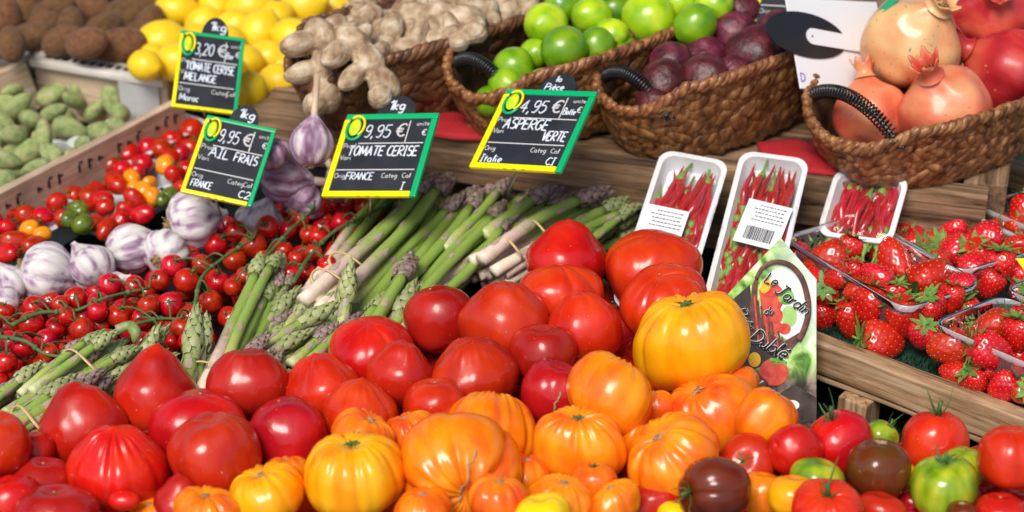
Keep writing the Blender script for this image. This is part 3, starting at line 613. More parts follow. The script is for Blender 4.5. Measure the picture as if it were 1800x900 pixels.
cpx = [(415,407,40),(470,400,42),(445,430,46),(535,355,36),(557,360,34),(607,358,36),(527,385,34),(505,405,34),(413,457,42),(600,390,36),(613,413,36),(590,440,38),(510,480,36),(540,480,34),(480,492,34),(677,353,32),(467,457,38),(640,362,34),(543,412,34),(570,385,32),(633,390,34),(560,415,34),(575,465,36),(550,445,34),(500,440,34),(520,455,30),(660,385,30),
       (380,430,42),(333,450,38),(303,467,42),(328,493,46),(193,500,42),(237,502,36),(280,492,38),(133,525,42),(173,533,40),(383,497,42),(370,530,42),(300,535,46),(260,537,38),(60,540,42),(7,547,40),(107,535,32),(217,545,42),(355,465,36),(430,485,34),(455,500,34),(410,505,34),
       (56,568,46),(144,578,44),(99,576,38),(117,555,34),(171,547,38),(208,555,42),(250,560,38),(335,555,40),(11,575,40),(16,602,40),(42,608,40),(80,597,38),(85,620,36),(10,637,40),(56,625,34),(320,576,40),(304,603,38),(251,600,36),(120,613,34),(275,579,36),(228,580,34),(176,572,36),(190,595,34),(150,608,32),(330,600,34),(290,625,34),(-25,560,42),(-30,600,42)]
citems = [[x, y, w_ / 2, depth(x, y, .062 + .012 * math.sin(x * .7 + y))] for x, y, w_ in cpx]
relax(citems, 60, .04)
def polyd(p, pl):
    best = 1e9
    for a, b in zip(pl[:-1], pl[1:]):
        ax, ay = a; bx, by = b; t = max(0, min(1, ((p[0] - ax) * (bx - ax) + (p[1] - ay) * (by - ay)) / ((bx - ax) ** 2 + (by - ay) ** 2)))
        q = (ax + t * (bx - ax), ay + t * (by - ay)); d = math.hypot(p[0] - q[0], (p[1] - q[1]) * 1.5)
        if d < best: best = d; bq = q
    return best, bq
def inpoly(x, y, P):
    c_ = False; j = len(P) - 1
    for i in range(len(P)):
        if (P[i][1] > y) != (P[j][1] > y) and x < (P[j][0] - P[i][0]) * (y - P[i][1]) / (P[j][1] - P[i][1]) + P[i][0]: c_ = not c_
        j = i
    return c_
def poisson(P, dmin, n, seed, ys=1.6, taken=()):
    r2 = random.Random(seed); xs = [p[0] for p in P]; yy = [p[1] for p in P]; out = []
    for _ in range(n * 60):
        x, y = r2.uniform(min(xs), max(xs)), r2.uniform(min(yy), max(yy))
        if inpoly(x, y, P) and all(math.hypot(x - a[0], (y - a[1]) * ys) > dmin for a in out) and all(math.hypot(x - a[0], (y - a[1])) > dmin * .55 for a in taken): out.append((x, y))
        if len(out) >= n: break
    return out
cpoly = [(-60, 555), (60, 525), (180, 490), (300, 450), (390, 400), (520, 350), (700, 335), (760, 320), (700, 395), (600, 480), (520, 500), (430, 520), (370, 610), (250, 640), (100, 660), (-60, 680)]
fills = poisson(cpoly, 40, 150, 4, 1.7)
roots = []
for pl, lab in vines:
    r = root('cherry_tomato_vine', at(*pl[len(pl) // 2], .05), lab, 'cherry tomatoes', 'bunches of cherry tomatoes on the vine'); roots.append(r)
sub_ = [[] for _ in vines]
for x, y, rp, D in citems: sub_[min(range(len(vines)), key=lambda k: polyd((x, y), vines[k][0])[0])].append((PD(x, y, D), rp * D / F, x, y, 1))
for x, y in fills: sub_[min(range(len(vines)), key=lambda k: polyd((x, y), vines[k][0])[0])].append((at(x, y, .037 + .008 * math.sin(x)), .0125, x, y, 0))
for vi, (pl, lab) in enumerate(vines):
    r = roots[vi]; mb = MB(); pts = crom([at(x, y, .080 + .004 * math.sin(x)) for x, y in pl], 6); mb.tube(pts, [.0026 - .0012 * k / len(pts) for k in range(len(pts))], 7)
    for p in pts[3::6]: mb.ell(Matrix.Translation(p) @ Matrix.Diagonal((.0034, .0034, .0034, 1)), 8, 6)
    for ti, (P, R, x, y, top) in enumerate(sub_[vi]):
        near = min(pts, key=lambda q: (q - P).length); dirn = (near - P); dd = Vector((0, 0, 1)) + dirn.normalized() * (.9 if dirn.length > .02 else .2) + Vector((rnd.uniform(-.35, .35), rnd.uniform(-.5, .2), 0)); dd.normalize()
        M = basis(dd, P, rnd.uniform(0, 6), (R, R, R)); o = link('cherry_tomato', CH[ti % 3], M, r)
        link('calyx', CHC, M @ Matrix.Translation((0, 0, .86)), o)
        if top and dirn.length < .07:
            s = P + dd * R * 1.15; mb.tube(crom([P + dd * R * .85, s, s.lerp(near, .5) + Vector((0, 0, .006)), near], 3), .0011, 5)
    link('vine', mb.mesh('vine', MAT['vine']), Matrix(), r)
# shallow black trays under the loose goods
def heapbase(name, pxs, z, label, cat, m='black_plastic'):
    P = [at(x, y, z) for x, y in pxs]; n = len(P); mb = MB()
    mb.add(P + [p - Vector((0, 0, .012)) for p in P], [tuple(range(n)), tuple(range(2 * n - 1, n - 1, -1))] + [(k, n + k, n + (k + 1) % n, (k + 1) % n) for k in range(n)])
    return tag(link(name, mb.mesh(name, MAT[m], False)), label, cat)
heapbase('black_tray', [(-80, 570), (300, 440), (560, 345), (800, 330), (780, 400), (640, 480), (420, 640), (-80, 720)], .012, 'flat black tray under the cherry tomatoes on the vine', 'tray')
heapbase('black_tray', [(-80, 760), (330, 640), (610, 490), (800, 405), (870, 330), (1180, 330), (1120, 440), (900, 560), (500, 720), (-80, 830)], .022, 'flat black tray under the asparagus bunches', 'tray')
heapbase('black_tray', [(-90, 830), (480, 700), (900, 560), (1250, 470), (1300, 700), (1500, 800), (1900, 830), (1900, 960), (1900, 1030), (-90, 1030)], -.02, 'flat black tray under the pile of large tomatoes', 'tray')

# ---------------------------------------------------------------- asparagus
def spear_meshes(seed, stalk, tipm, r, tipfrac):
    """unit-length spear along +Z"""
    r2 = random.Random(seed); bend = Vector((r2.uniform(-.03, .03), r2.uniform(-.03, .03), 0)); z1 = 1 - tipfrac
    cen = lambda z: bend * (4 * z * (1 - z)) + Vector((.004 * math.sin(z * 9 + seed), .004 * math.cos(z * 7), 0))
    mb = MB(); n = 18; pts = [cen(z1 * k / n) + Vector((0, 0, z1 * k / n)) for k in range(n + 1)]
    mb.tube(pts, [r * (1.0 - .18 * k / n) * (1 + .04 * math.sin(k * 1.7 + seed)) for k in range(n + 1)], 12)
    a = r2.uniform(0, 6); nb = 8
    def scale_leaf(mb, z, a, L, wd, rr, lift, mi):
        c_ = cen(z); vs = []
        for i in range(6):
            t = i / 5; ww = wd * math.sin(PI * min(1, .28 + .72 * t)) ** .9 * (1 - t ** 3)
            for j in (-1, -.4, .4, 1):
                aa = a + j * ww; rad = rr(z + L * t) + lift * (.25 + math.sin(PI * min(t * .8 + .1, 1))) * (1 - .35 * j * j)
                cc = cen(z + L * t); vs.append((cc.x + math.cos(aa) * rad, cc.y + math.sin(aa) * rad, z + L * t))
        fs = [(i * 4 + j, i * 4 + j + 1, i * 4 + j + 5, i * 4 + j + 4) for i in range(5) for j in range(3)]
        mb.add(vs, fs, mi)
    rs = lambda z: r * (1 - .18 * min(z / z1, 1)) * .99
    for k in range(nb):
        z = z1 * (.12 + .84 * (k + r2.uniform(-.2, .2)) / nb); a += 2.4
        scale_leaf(mb, z, a, r * 2.4, .52, rs, r * .12, 1)
    body = mb.mesh('spear', [MAT[stalk], MAT['bract']])
    tb_ = MB(); prof = lambda z: r * .86 * (1 + .28 * math.sin(PI * min(1, max(0, (z - z1) / tipfrac * 1.5)))) * max(0.02, 1 - (max(0, z - z1) / tipfrac) ** 2.1) ** .8
    n = 12; pts = [cen(z1 + tipfrac * k / n) + Vector((0, 0, z1 + tipfrac * k / n * .98)) for k in range(n + 1)]
    tb_.tube(pts, [prof(z1 + tipfrac * k / n) * .93 for k in range(n + 1)], 10)
    ns = 30
    for k in range(ns):
        q = (k / ns) ** .9; z = z1 - tipfrac * .08 + tipfrac * .86 * q; a += 2.399
        scale_leaf(tb_, z, a, tipfrac * .27 * (1 - .4 * q), .62 * (1 - .2 * q), prof, r * .30 * (1 - .3 * q), k % 2)
    return body, tb_.mesh('tip', [MAT[tipm], MAT[tipm + '_scale']])
SPV = {}
def spearv(stalk, tipm, seed, ratio, tf):
    key = (stalk, tipm, seed, round(ratio, 3), round(tf, 2))
    if key not in SPV: SPV[key] = spear_meshes(seed, 'stalk_' + stalk, 'tip_' + tipm, ratio, tf)
    return SPV[key]
def spear(parent, a, b, wpx, stalk='green', tipm='green', za=.07, zb=.085, tip=3.3):
    pa, pb = at(*a, za), at(*b, zb); L = (pb - pa).length; D = depth((a[0] + b[0]) / 2, (a[1] + b[1]) / 2, (za + zb) / 2)
    r = wpx / 2 * D / F; ratio = round(r / L * 40) / 40 if r / L < .2 else r / L; ratio = max(.02, r / L); ratio = round(ratio, 3)
    body, tp = spearv(stalk, tipm, rnd.randint(0, 99), ratio, min(.8, tip * 2 * ratio))
    M = basis(pb - pa, pa, rnd.uniform(0, 6), (L, L, L)); o = link('spear', body, M, parent); link('tip', tp, M, o); return pa, pb, r
def band(parent, px, py, z, dpx, rad, flat=.55):
    """rubber band loop round the bundle at a pixel, bundle direction dpx"""
    p = at(px, py, z); q = at(px + dpx[0], py + dpx[1], z); ax = (q - p).normalized(); s = Vector((-ax.y, ax.x, 0)); mb = MB(); pts = []
    for k in range(33):
        a = 2 * PI * k / 32; pts.append(p + s * math.cos(a) * rad + Vector((0, 0, 1)) * math.sin(a) * rad * flat + ax * .003 * math.sin(a * 2))
    mb.tube(pts, .0019, 6, cap=False, flat=.6); link('rubber_band', mb.mesh('rubber_band', MAT['rubber_band']), Matrix(), parent)
def bundle(label, base, spears, bands, z=.07):
    r = root('asparagus_bundle', at(*base, .03), label, 'asparagus', 'bundles of green asparagus')
    for s in spears: spear(r, s[0], s[1], s[2] * .84, *(s[3:]))
    for s in spears:          # second layer underneath
        a, b = s[0], s[1]; o1, o2 = rnd.uniform(6, 16) * rnd.choice((-1, 1)), rnd.uniform(-6, 10); q = list(s[3:7]) + [.07, .085][len(s) - 5 if len(s) < 7 else 2:]
        while len(q) < 4: q += [.07, .085]
        spear(r, (a[0] + o1, a[1] + 5), (b[0] + o1 * .8 + o2, b[1] + rnd.uniform(2, 16)), s[2] * .78, q[0], q[1], max(.036, q[2] - .016), max(.045, q[3] - .016))
        o1 = -o1 * rnd.uniform(.8, 1.6); o2 = rnd.uniform(-10, 10)
        spear(r, (a[0] + o1, a[1] + 3), (b[0] + o1 + o2, b[1] + rnd.uniform(-6, 16)), s[2] * .74, q[0], q[1], max(.036, q[2] - .009), max(.045, q[3] - .009))
    for b in bands: band(r, *b)
G, Wt, PU = 'green', 'white', 'purple'
bundle('thick asparagus bunch with pinkish white stalks, its tips before the tomato price sign', (600, 480), [
    ((532, 528), (768, 303), 31, Wt, PU, .085, .105), ((577, 548), (795, 303), 29, Wt, PU, .08, .10), ((545, 512), (704, 312), 24, Wt, PU, .066, .08),
    ((610, 545), (822, 338), 25, G, PU, .066, .088), ((585, 560), (745, 340), 24, Wt, G, .055, .075), ((560, 545), (720, 345), 22, Wt, G, .045, .06), ((640, 520), (838, 345), 22, G, PU, .05, .07)],
    [(577, 492, .088, (60, -58), .021, .55), (608, 462, .090, (60, -58), .021, .55)])
bundle('long green asparagus bunch fanning up to the foot of the asparagus price sign', (720, 480), [
    ((600, 640), (852, 330), 22, G, PU, .07, .085), ((640, 625), (888, 352), 23, G, PU, .078, .09), ((690, 590), (907, 368), 26, G, PU, .078, .09), ((740, 530), (910, 390), 26, Wt, PU, .065, .08),
    ((565, 655), (815, 340), 22, G, G, .06, .08), ((620, 640), (830, 352), 20, G, G, .05, .062), ((660, 640), (875, 372), 22, G, PU, .05, .065), ((700, 600), (890, 400), 22, G, G, .045, .06), ((560, 620), (770, 380), 20, G, PU, .045, .06)],
    [])
bundle('asparagus bunch with peeling white butt ends and two rubber bands above the topmost red tomato', (900, 440), [
    ((845, 456), (1078, 326), 30, Wt, PU, .095, .11), ((868, 478), (1112, 343), 27, Wt, G, .082, .095), ((842, 487), (1122, 360), 23, Wt, G, .062, .078), ((885, 500), (1128, 378), 24, Wt, G, .06, .07),
    ((862, 500), (1105, 385), 22, Wt, G, .05, .06), ((905, 510), (1130, 398), 22, Wt, G, .045, .055), ((950, 440), (1072, 350), 22, G, G, .075, .085), ((830, 470), (1095, 350), 21, Wt, PU, .07, .085), ((1010, 420), (1100, 352), 22, G, G, .085, .09), ((1030, 430), (1118, 362), 20, G, G, .08, .085)],
    [(893, 440, .092, (60, -33), .020, .7), (940, 408, .096, (60, -36), .020, .7)])
bundle('dark green asparagus bunch furthest back, beneath the steel prong of the asparagus price sign', (900, 370), [
    ((780, 440), (900, 311), 24, G, PU, .075, .09), ((800, 450), (957, 312), 24, G, PU, .07, .08), ((850, 415), (982, 322), 30, G, PU, .085, .095), ((870, 430), (1018, 338), 26, G, PU, .075, .085),
    ((830, 440), (1000, 345), 24, G, G, .06, .07), ((880, 440), (1045, 335), 24, G, G, .065, .07), ((760, 430), (860, 318), 20, G, PU, .06, .07)], [])
bundle('asparagus bunch with one upright tip, right behind the wide puckered tomato', (620, 590), [
    ((585, 680), (728, 434), 34, G, PU, .085, .11), ((598, 590), (618, 450), 30, G, G, .07, .135), ((668, 620), (735, 484), 40, G, G, .065, .105), ((560, 670), (690, 505), 26, G, G, .08, .09),
    ((525, 650), (640, 545), 25, G, PU, .075, .08), ((540, 665), (660, 560), 25, G, G, .068, .075), ((510, 640), (600, 560), 26, G, PU, .075, .085), ((590, 690), (700, 560), 28, Wt, G, .06, .075), ((600, 560), (660, 480), 24, G, PU, .055, .07)],
    [(560, 662, .075, (50, -45), .026, .5)])
bundle('heap of short asparagus tips lying crosswise below the pinkish white stalks', (500, 560), [
    ((455, 610), (612, 522), 30, G, G, .082, .09, 4.5), ((470, 625), (560, 575), 26, G, G, .08, .085, 4), ((440, 600), (532, 498), 26, G, G, .06, .085, 4), ((430, 590), (505, 505), 24, G, PU, .06, .08, 4),
    ((500, 580), (562, 500), 22, G, G, .06, .085, 4), ((520, 570), (590, 510), 24, G, G, .06, .08, 4), ((470, 560), (545, 515), 24, G, G, .06, .075, 4), ((480, 640), (570, 560), 24, G, G, .065, .08, 4), ((400, 650), (470, 560), 24, G, G, .055, .07), ((420, 640), (520, 540), 24, G, PU, .05, .07), ((550, 600), (640, 530), 24, G, G, .06, .07)], [])
bundle('asparagus bunch left of centre whose two tallest tips lean against the cherry tomatoes', (400, 600), [
    ((350, 690), (462, 442), 28, Wt, G, .08, .10), ((372, 700), (485, 490), 26, Wt, G, .072, .085), ((395, 660), (497, 438), 24, G, G, .08, .10), ((385, 690), (500, 470), 22, G, PU, .06, .085),
    ((335, 720), (480, 585), 28, G, PU, .085, .10), ((360, 735), (485, 610), 26, G, PU, .08, .09), ((350, 740), (470, 640), 26, G, G, .065, .075), ((405, 640), (470, 520), 22, G, G, .055, .07), ((410, 660), (510, 560), 22, G, G, .05, .065)],
    [(368, 655, .088, (40, -75), .024, .5)])
bundle('single plump asparagus tip and its thin neighbour standing left of the leaning bunch', (335, 650), [
    ((322, 715), (350, 528), 36, G, G, .075, .125, 4.2), ((335, 720), (370, 600), 26, G, G, .065, .09), ((310, 730), (330, 640), 24, G, G, .06, .08)], [])
bundle('asparagus bunch at the left edge with a bent drooping tip and a rubber band', (130, 640), [
    ((55, 690), (215, 578), 24, G, G, .09, .105), ((85, 678), (190, 600), 26, G, PU, .08, .095, 3), ((115, 685), (252, 608), 24, G, G, .085, .09), ((235, 650), (284, 565), 34, G, G, .07, .10, 3.2),
    ((-30, 715), (80, 633), 26, G, G, .08, .09), ((-50, 720), (50, 660), 26, G, PU, .075, .085), ((150, 690), (255, 630), 26, G, G, .07, .08), ((120, 700), (300, 612), 26, G, G, .06, .07), ((180, 700), (300, 650), 26, G, G, .06, .065), ((30, 700), (140, 640), 22, G, G, .07, .075), ((60, 660), (160, 590), 20, G, PU, .055, .07)],
    [(140, 640, .092, (60, -35), .026, .5)])
bundle('asparagus bunch in the lower left with bright green stalks just above the pointed red tomatoes', (60, 720), [
    ((-30, 775), (140, 655), 30, G, G, .09, .10), ((5, 762), (192, 645), 34, G, PU, .092, .10, 3.8), ((-10, 740), (125, 668), 26, G, G, .08, .085), ((-30, 750), (110, 680), 28, G, PU, .07, .08),
    ((-10, 785), (110, 712), 24, G, G, .085, .09), ((10, 795), (130, 730), 24, G, G, .08, .08), ((90, 740), (240, 660), 26, G, G, .065, .07), ((150, 740), (300, 670), 26, G, G, .06, .065), ((40, 800), (200, 735), 24, G, PU, .06, .065), ((200, 730), (340, 680), 26, G, PU, .05, .055), ((-40, 800), (60, 745), 26, G, G, .06, .065)],
    [(48, 742, .088, (60, -30), .026, .5)])
# the drooping bent tip
mb = MB(); P_ = [at(205, 580, .105), at(228, 573, .108), at(238, 585, .104), at(236, 603, .095)]; mb.tube(crom(P_, 5), [.0055, .0055, .0055, .0055, .0055, .0055, .0058, .006, .0062, .0062, .006, .0055, .005, .0042, .0032, .0015], 10)
link('bent_tip', mb.mesh('bent_tip', MAT['tip_green']), Matrix(), [o for o in COL.objects if o.get('label', '').startswith('asparagus bunch at the left edge')][0])

# ---------------------------------------------------------------- garlic
def garlic(px, py, wpx, hpx, ax, label, m='garlic', z=.06, stalk=0, seed=0, dz=0):
    D = depth(px, py, z); wpx *= 1.1; hpx *= 1.1; R = wpx / 2 * D / F; r2 = random.Random(seed); n = 9; ph = r2.uniform(0, 6); hh = hpx / wpx
    def fn(t, p):
        s, c_ = math.sin(t), math.cos(t); lobe = 1 - .09 * (abs(math.cos((p + ph) * n / 2 + .35 * math.sin(2 * p))) ** 3) - .03 * math.cos(2 * p + ph)
        neck = .42 * math.exp(-(t / .38) ** 1.4)
        rr = s * lobe * (1 - .25 * max(0, c_) ** 2)
        if t < .5: rr = max(rr, .13 * min(1, t / .06))
        z_ = hh * c_ * .86 + neck - (-.10 * math.exp(-(s / .3) ** 2) if c_ < 0 else 0)
        k = 1 + .02 * noise.noise(Vector((s * math.cos(p) * 3 + seed, s * math.sin(p) * 3, c_ * 3)))
        return (R * rr * math.cos(p) * k, R * rr * math.sin(p) * k, R * z_ * k)
    me = surf(fn, 72, 36, 'garlic_bulb', MAT[m]); A = camdir(ax); M = basis(A, PD(px, py, D), r2.uniform(0, 6))
    o = tag(link('garlic_bulb', me, M), label, 'garlic', 'garlic bulbs behind the cherry tomatoes')
    mb = MB()
    for k in range(46):
        a = r2.uniform(0, 6.28); q = r2.uniform(0, .24) * R; L = R * r2.uniform(.04, .16); zb = -R * hh * .80
        mb.tube([(q * math.cos(a), q * math.sin(a), zb), (q * 1.3 * math.cos(a + .3), q * 1.3 * math.sin(a + .3), zb - L)], [.0009, .0004], 4)
    mb.ell(Matrix.Translation((0, 0, -R * hh * .78)) @ Matrix.Diagonal((R * .28, R * .28, R * .06, 1)), 12, 6)
    link('root_tuft', mb.mesh('root_tuft', MAT['garlic_root']), M, o)
    if stalk:
        mb = MB(); b = r2.uniform(-.2, .2); mb.tube([(b * stalk * (k / 8) ** 2, 0, R * hh * .95 + stalk * k / 8) for k in range(9)], [R * (.17 - .004 * k) * (1 if k < 7 else 1.12) for k in range(9)], 12)
        link('stalk', mb.mesh('stalk', MAT['garlic_stalk']), M, o)
garlic(82, 480, 106, 104, (.85, -.25, -.2), 'largest purple streaked garlic bulb with its tan root end facing left', seed=1, stalk=.05)
garlic(160, 470, 84, 82, (-.6, .75, -.2), 'white garlic bulb with few streaks between the largest bulb and the cherry vine', seed=2)
garlic(231, 436, 82, 96, (.75, .25, -.2), 'garlic bulb with purple shoulders right of the white one, below the mixed tomato tray', seed=3)
garlic(292, 444, 80, 80, (.3, .4, -.8), 'garlic bulb showing its shaggy root disc, next to the cherry tomatoes', seed=4)
garlic(337, 387, 98, 94, (.85, .2, -.3), 'purple and white garlic bulb directly under the garlic price sign', seed=5, z=.075)
garlic(18, 498, 62, 70, (-.5, .8, .2), 'purple striped garlic bulb at the left edge of the photo', seed=6)
garlic(8, 537, 64, 56, (-.8, .2, .3), 'bright white garlic bulb at the left edge just above the cherry tomatoes', seed=7, z=.05)
garlic(458, 392, 88, 70, (.3, .8, .2), 'pale garlic bulb half hidden under the lower right corner of the garlic price sign', seed=8, z=.05)
garlic(498, 312, 84, 92, (.9, -.1, -.1), 'deep purple garlic bulb behind the garlic price sign with its stalk pointing right', 'garlic_purple', seed=9, z=.105, stalk=.05)
garlic(532, 352, 82, 66, (.5, .7, -.3), 'striped purple garlic bulb just above the cherry tomatoes between the two middle signs', 'garlic_purple', seed=10, z=.075)
garlic(548, 252, 70, 90, (.08, 1, -.1), 'purple garlic bulb standing upright with a long pale stalk in front of the lemons', 'garlic_purple', seed=11, z=.178, stalk=.05)
garlic(478, 270, 66, 60, (-.3, .7, .2), 'dark purple garlic bulb behind the top corner of the garlic price sign', 'garlic_purple', seed=12, z=.15)
garlic(600, 325, 70, 60, (-.5, .85, -.1), 'purple garlic bulb behind the tomato price sign with its dry stalk leaning left', 'garlic_purple', seed=14, z=.09, stalk=.06)
garlic(205, 505, 60, 50, (.7, .5, .3), 'small white garlic bulb buried behind the cherry tomatoes', seed=13, z=.04)
garlic(120, 500, 60, 50, (.9, 0, .3), 'small garlic bulb wedged right of the largest one', seed=15, z=.035, stalk=.03)

# ---------------------------------------------------------------- trays
def rr_ring(lx, ly, cr, z, n=6, wob=0):
    out = []
    for cx, cy, a0 in ((lx / 2 - cr, ly / 2 - cr, 0), (-lx / 2 + cr, ly / 2 - cr, PI / 2), (-lx / 2 + cr, -ly / 2 + cr, PI), (lx / 2 - cr, -ly / 2 + cr, 1.5 * PI)):
        for k in range(n + 1):
            a = a0 + PI / 2 * k / n; out.append(Vector((cx + cr * math.cos(a), cy + cr * math.sin(a), z)))
    return out
def tray_mesh(lx, ly, h, inset, th, lip, cr, m, name='tray', side=0):
    R = []
    R.append(rr_ring(lx - 2 * inset, ly - 2 * inset, cr * .7, 0)); R.append(rr_ring(lx - 2 * lip, ly - 2 * lip, cr, h - th))
    R.append(rr_ring(lx, ly, cr * 1.15, h - th)); R.append(rr_ring(lx, ly, cr * 1.15, h)); R.append(rr_ring(lx - 2 * lip - 2 * th, ly - 2 * lip - 2 * th, cr, h))
    R.append(rr_ring(lx - 2 * inset - 2 * th, ly - 2 * inset - 2 * th, cr * .7, th))
    n = len(R[0]); vs = sum(R, []); fs = [(i * n + k, i * n + (k + 1) % n, (i + 1) * n + (k + 1) % n, (i + 1) * n + k) for i in range(len(R) - 1) for k in range(n)]
    fs += [tuple(range(n - 1, -1, -1)), tuple(range((len(R) - 1) * n, len(R) * n))]
    mb = MB(); mb.add(vs, fs); return mb.mesh(name, MAT[m], False)
def flatM(px, py, z, rz): return Matrix.Translation(at(px, py, z)) @ Matrix.Rotation(rz, 4, 'Z')
dirA = at(310, 190, .04) - at(0, 350, .04); angA = math.atan2(dirA.y, dirA.x)       # along the almond crate wall
TR = [(245, 275, .03, 'shallow white plastic tray of red cherry tomatoes nearest the pale crate wall'), (210, 368, .02, 'white plastic tray of mixed tomatoes behind the middle garlic bulbs'),
      (85, 345, .02, 'white plastic tray of small red tomatoes at the left, beside the almonds'), (28, 432, .02, 'white plastic tray corner with long red tomatoes at the left edge'), (322, 322, .02, 'white plastic tray of mixed tomatoes left of the garlic price sign')]
for x, y, z, lab in TR:
    tag(link('plastic_tray', tray_mesh(.155, .115, .035, .012, .0012, .006, .014, 'tray_plastic'), flatM(x, y, z - .014, angA)), lab, 'tray', 'white plastic trays of small tomatoes')
# mixed small tomatoes: one mesh per kind, copied
SM = {'r': (CH[0], 'small round red tomato loose in a white plastic tray by the almonds', 'small red tomatoes in the white trays'),
      'p': (tomato_mesh('tomato', 'cherry', 1.0, h=1.0, elong=.55, dimple=.06, seed=5, nu=32, nv=24), 'small elongated red tomato lying in a white plastic tray', 'elongated red tomatoes in the white trays'),
      'o': (tomato_mesh('tomato', 'orange_small', 1.0, h=1.0, elong=.2, dimple=.05, seed=6, nu=32, nv=24), 'small orange yellow tomato lying in a white plastic tray', 'small orange tomatoes in the white trays'),
      'g': (tomato_mesh('tomato', 'green_small', 1.0, h=.85, ribs=5, depth_=.05, dimple=.1, seed=8, nu=32, nv=24), 'small dark green tomato lying in a white plastic tray', 'small green tomatoes in the white trays')}
sl_ = [(k, x, y, w_) for k, L in {
    'r': [(195,292,40),(225,272,42),(262,262,42),(250,288,38),(272,240,40),(305,248,42),(338,230,44),(335,262,38),(300,278,36),(285,262,36),(318,272,36),(245,252,34),(215,298,34),(122,312,42),(55,338,38),(90,328,40),(70,352,40),(38,352,36),(100,356,38),(130,345,38),(12,375,36),(45,378,40),(75,382,38),(112,384,36),(150,368,36),(160,346,40),(12,400,34),(30,365,34),(60,395,34),(170,335,34),(185,365,34),(330,300,40),(348,318,38),(305,305,32),(350,285,34),(240,300,30),(-15,385,36),(-20,350,36)],
    'p': [(204,322,34),(250,378,32),(215,392,38),(178,352,32),(190,402,34),(238,350,32),(28,424,38),(12,445,36),(60,432,34),(318,332,30),(-20,420,36),(225,372,30),(165,392,30)],
    'o': [(232,312,28),(252,336,32),(268,346,30),(52,403,32),(75,412,28),(291,290,32),(236,330,26),(262,322,24)],
    'g': [(138,370,38),(146,394,42),(124,386,34),(300,345,34),(285,352,26)]}.items() for x, y, w_ in L]
sl_ = [(k, x, y, w_ * 1.08) for k, x, y, w_ in sl_]
si = [[x, y, w_ / 2, depth(x, y, .048)] for k, x, y, w_ in sl_]; relax(si, 40, .035)
for (k, x, y, w_), i in zip(sl_, si):
    R = w_ / 2 * i[3] / F * .95; d = Vector((rnd.uniform(-1, 1), rnd.uniform(-1, 1), .25 if k in 'po' else 1.0)); M = basis(d, PD(x, y, i[3]), rnd.uniform(0, 6), (R, R, R))
    o = tag(link('tomato', SM[k][0], M), SM[k][1], 'tomato', SM[k][2])
    if rnd.random() < .35: link('calyx', CHC, M @ Matrix.Translation((0, 0, .88 * (1.5 if k == 'p' else 1))), o)

# ---------------------------------------------------------------- almond crate
ac = root('almond_crate', at(120, 230, .0), 'pale wooden crate with printed marks on its side, holding green almonds', 'crate')
A0, A1 = at(-80, 376, .085), at(318, 172, .085)
plank('side_wall', A0, A1, .012, .065, 'wood_pale', ac, bev=.001)
Bk0, Bk1 = at(62, 96, .11), at(296, 134, .11)
plank('end_wall', Bk0 + Vector((0, 0, -.0105)), Bk1 + Vector((0, 0, -.0105)), .012, .075, 'wood_pale', ac, bev=.002)  # browner face under a white top: shade put into the wall's colour
plank('top_edge', Bk0, Bk1, .034, .010, 'wood_white', ac, bev=.002)
plank('corner_post', at(306, 160, .075) + Vector((0, 0, .03)), at(306, 160, .075) + Vector((0, 0, -.06)), .022, .022, 'wood_pale', ac, up=(1, 0, 0), top=False)
far0 = A0 + (Bk0 - Bk1) * 1.2; plank('side_wall', far0, A1 + (Bk0 - Bk1) * 1.2, .012, .05, 'wood_pale', ac, bev=.001)
for k in range(5):
    t = .1 + .2 * k; plank('floor_slat', A0.lerp(A1, t) + Vector((0, 0, -.075)), far0.lerp(A1 + (Bk0 - Bk1) * 1.2, t) + Vector((0, 0, -.075)), .09, .004, 'wood_pale', ac, bev=.0005)
# black printed marks and hand hole on the side wall
M_, L_ = xframe(A0, A1); mb = MB()
if M_.to_3x3() @ Vector((0, -1, 0)) @ Vector((0, -1, 0)) < 0: pass
for k in range(-12, 13, 1):
    if k % 4 == 3: continue
    mb = MB(); x0 = k * .017; hh = .010 + .004 * math.sin(k * 2.1)
    mb.box((x0, -.0064, -.020), (.0035, .0008, hh)); mb.box((x0 + .0035, -.0062, -.017 - .004 * (k % 3 - 1)), (.006, .0008, .0028))
    link('printed_mark', mb.mesh('printed_mark', MAT['ink'], False), M_, ac)
M2, L2 = xframe(Bk0, Bk1); mb = MB()
for k in range(-6, 7): mb.box((k * .013, 0, .0004), (.008 + .003 * math.sin(k * 3), .010, .0008))
link('printed_marks', mb.mesh('printed_marks', MAT['ink'], False), M2, ac)
a2 = root('pale_crate', at(0, 100, .05), 'end of a second pale wooden crate at the left edge below the kiwis', 'crate')
plank('end_wall', at(-90, 72, .11) + Vector((0, 0, -.0105)), at(48, 94, .11) + Vector((0, 0, -.0105)), .012, .075, 'wood_pale', a2, bev=.002)  # face toned browner than its white top edge to stand in for shade
plank('top_edge', at(-90, 72, .11), at(48, 94, .11), .034, .010, 'wood_white', a2, bev=.002)
plank('side_wall', at(48, 94, .11) + Vector((.0, -.02, -.002)), at(-60, 150, .09), .012, .07, 'wood_pale', a2, bev=.001)
c_ = MB(); q0, q1 = at(238, 150, .09), at(292, 155, .09); mb = MB(); mb.box((0, 0, 0), ((q1 - q0).length * 1.3, .0015, .08)); M3, _ = xframe(q0, q1)
tag(link('paper_sheet', mb.mesh('paper_sheet', MAT['paper_grey'], False), M3 @ Matrix.Translation((-.012, -.012, -.03))), 'grey paper lining standing in the right corner of the almond crate', 'paper')
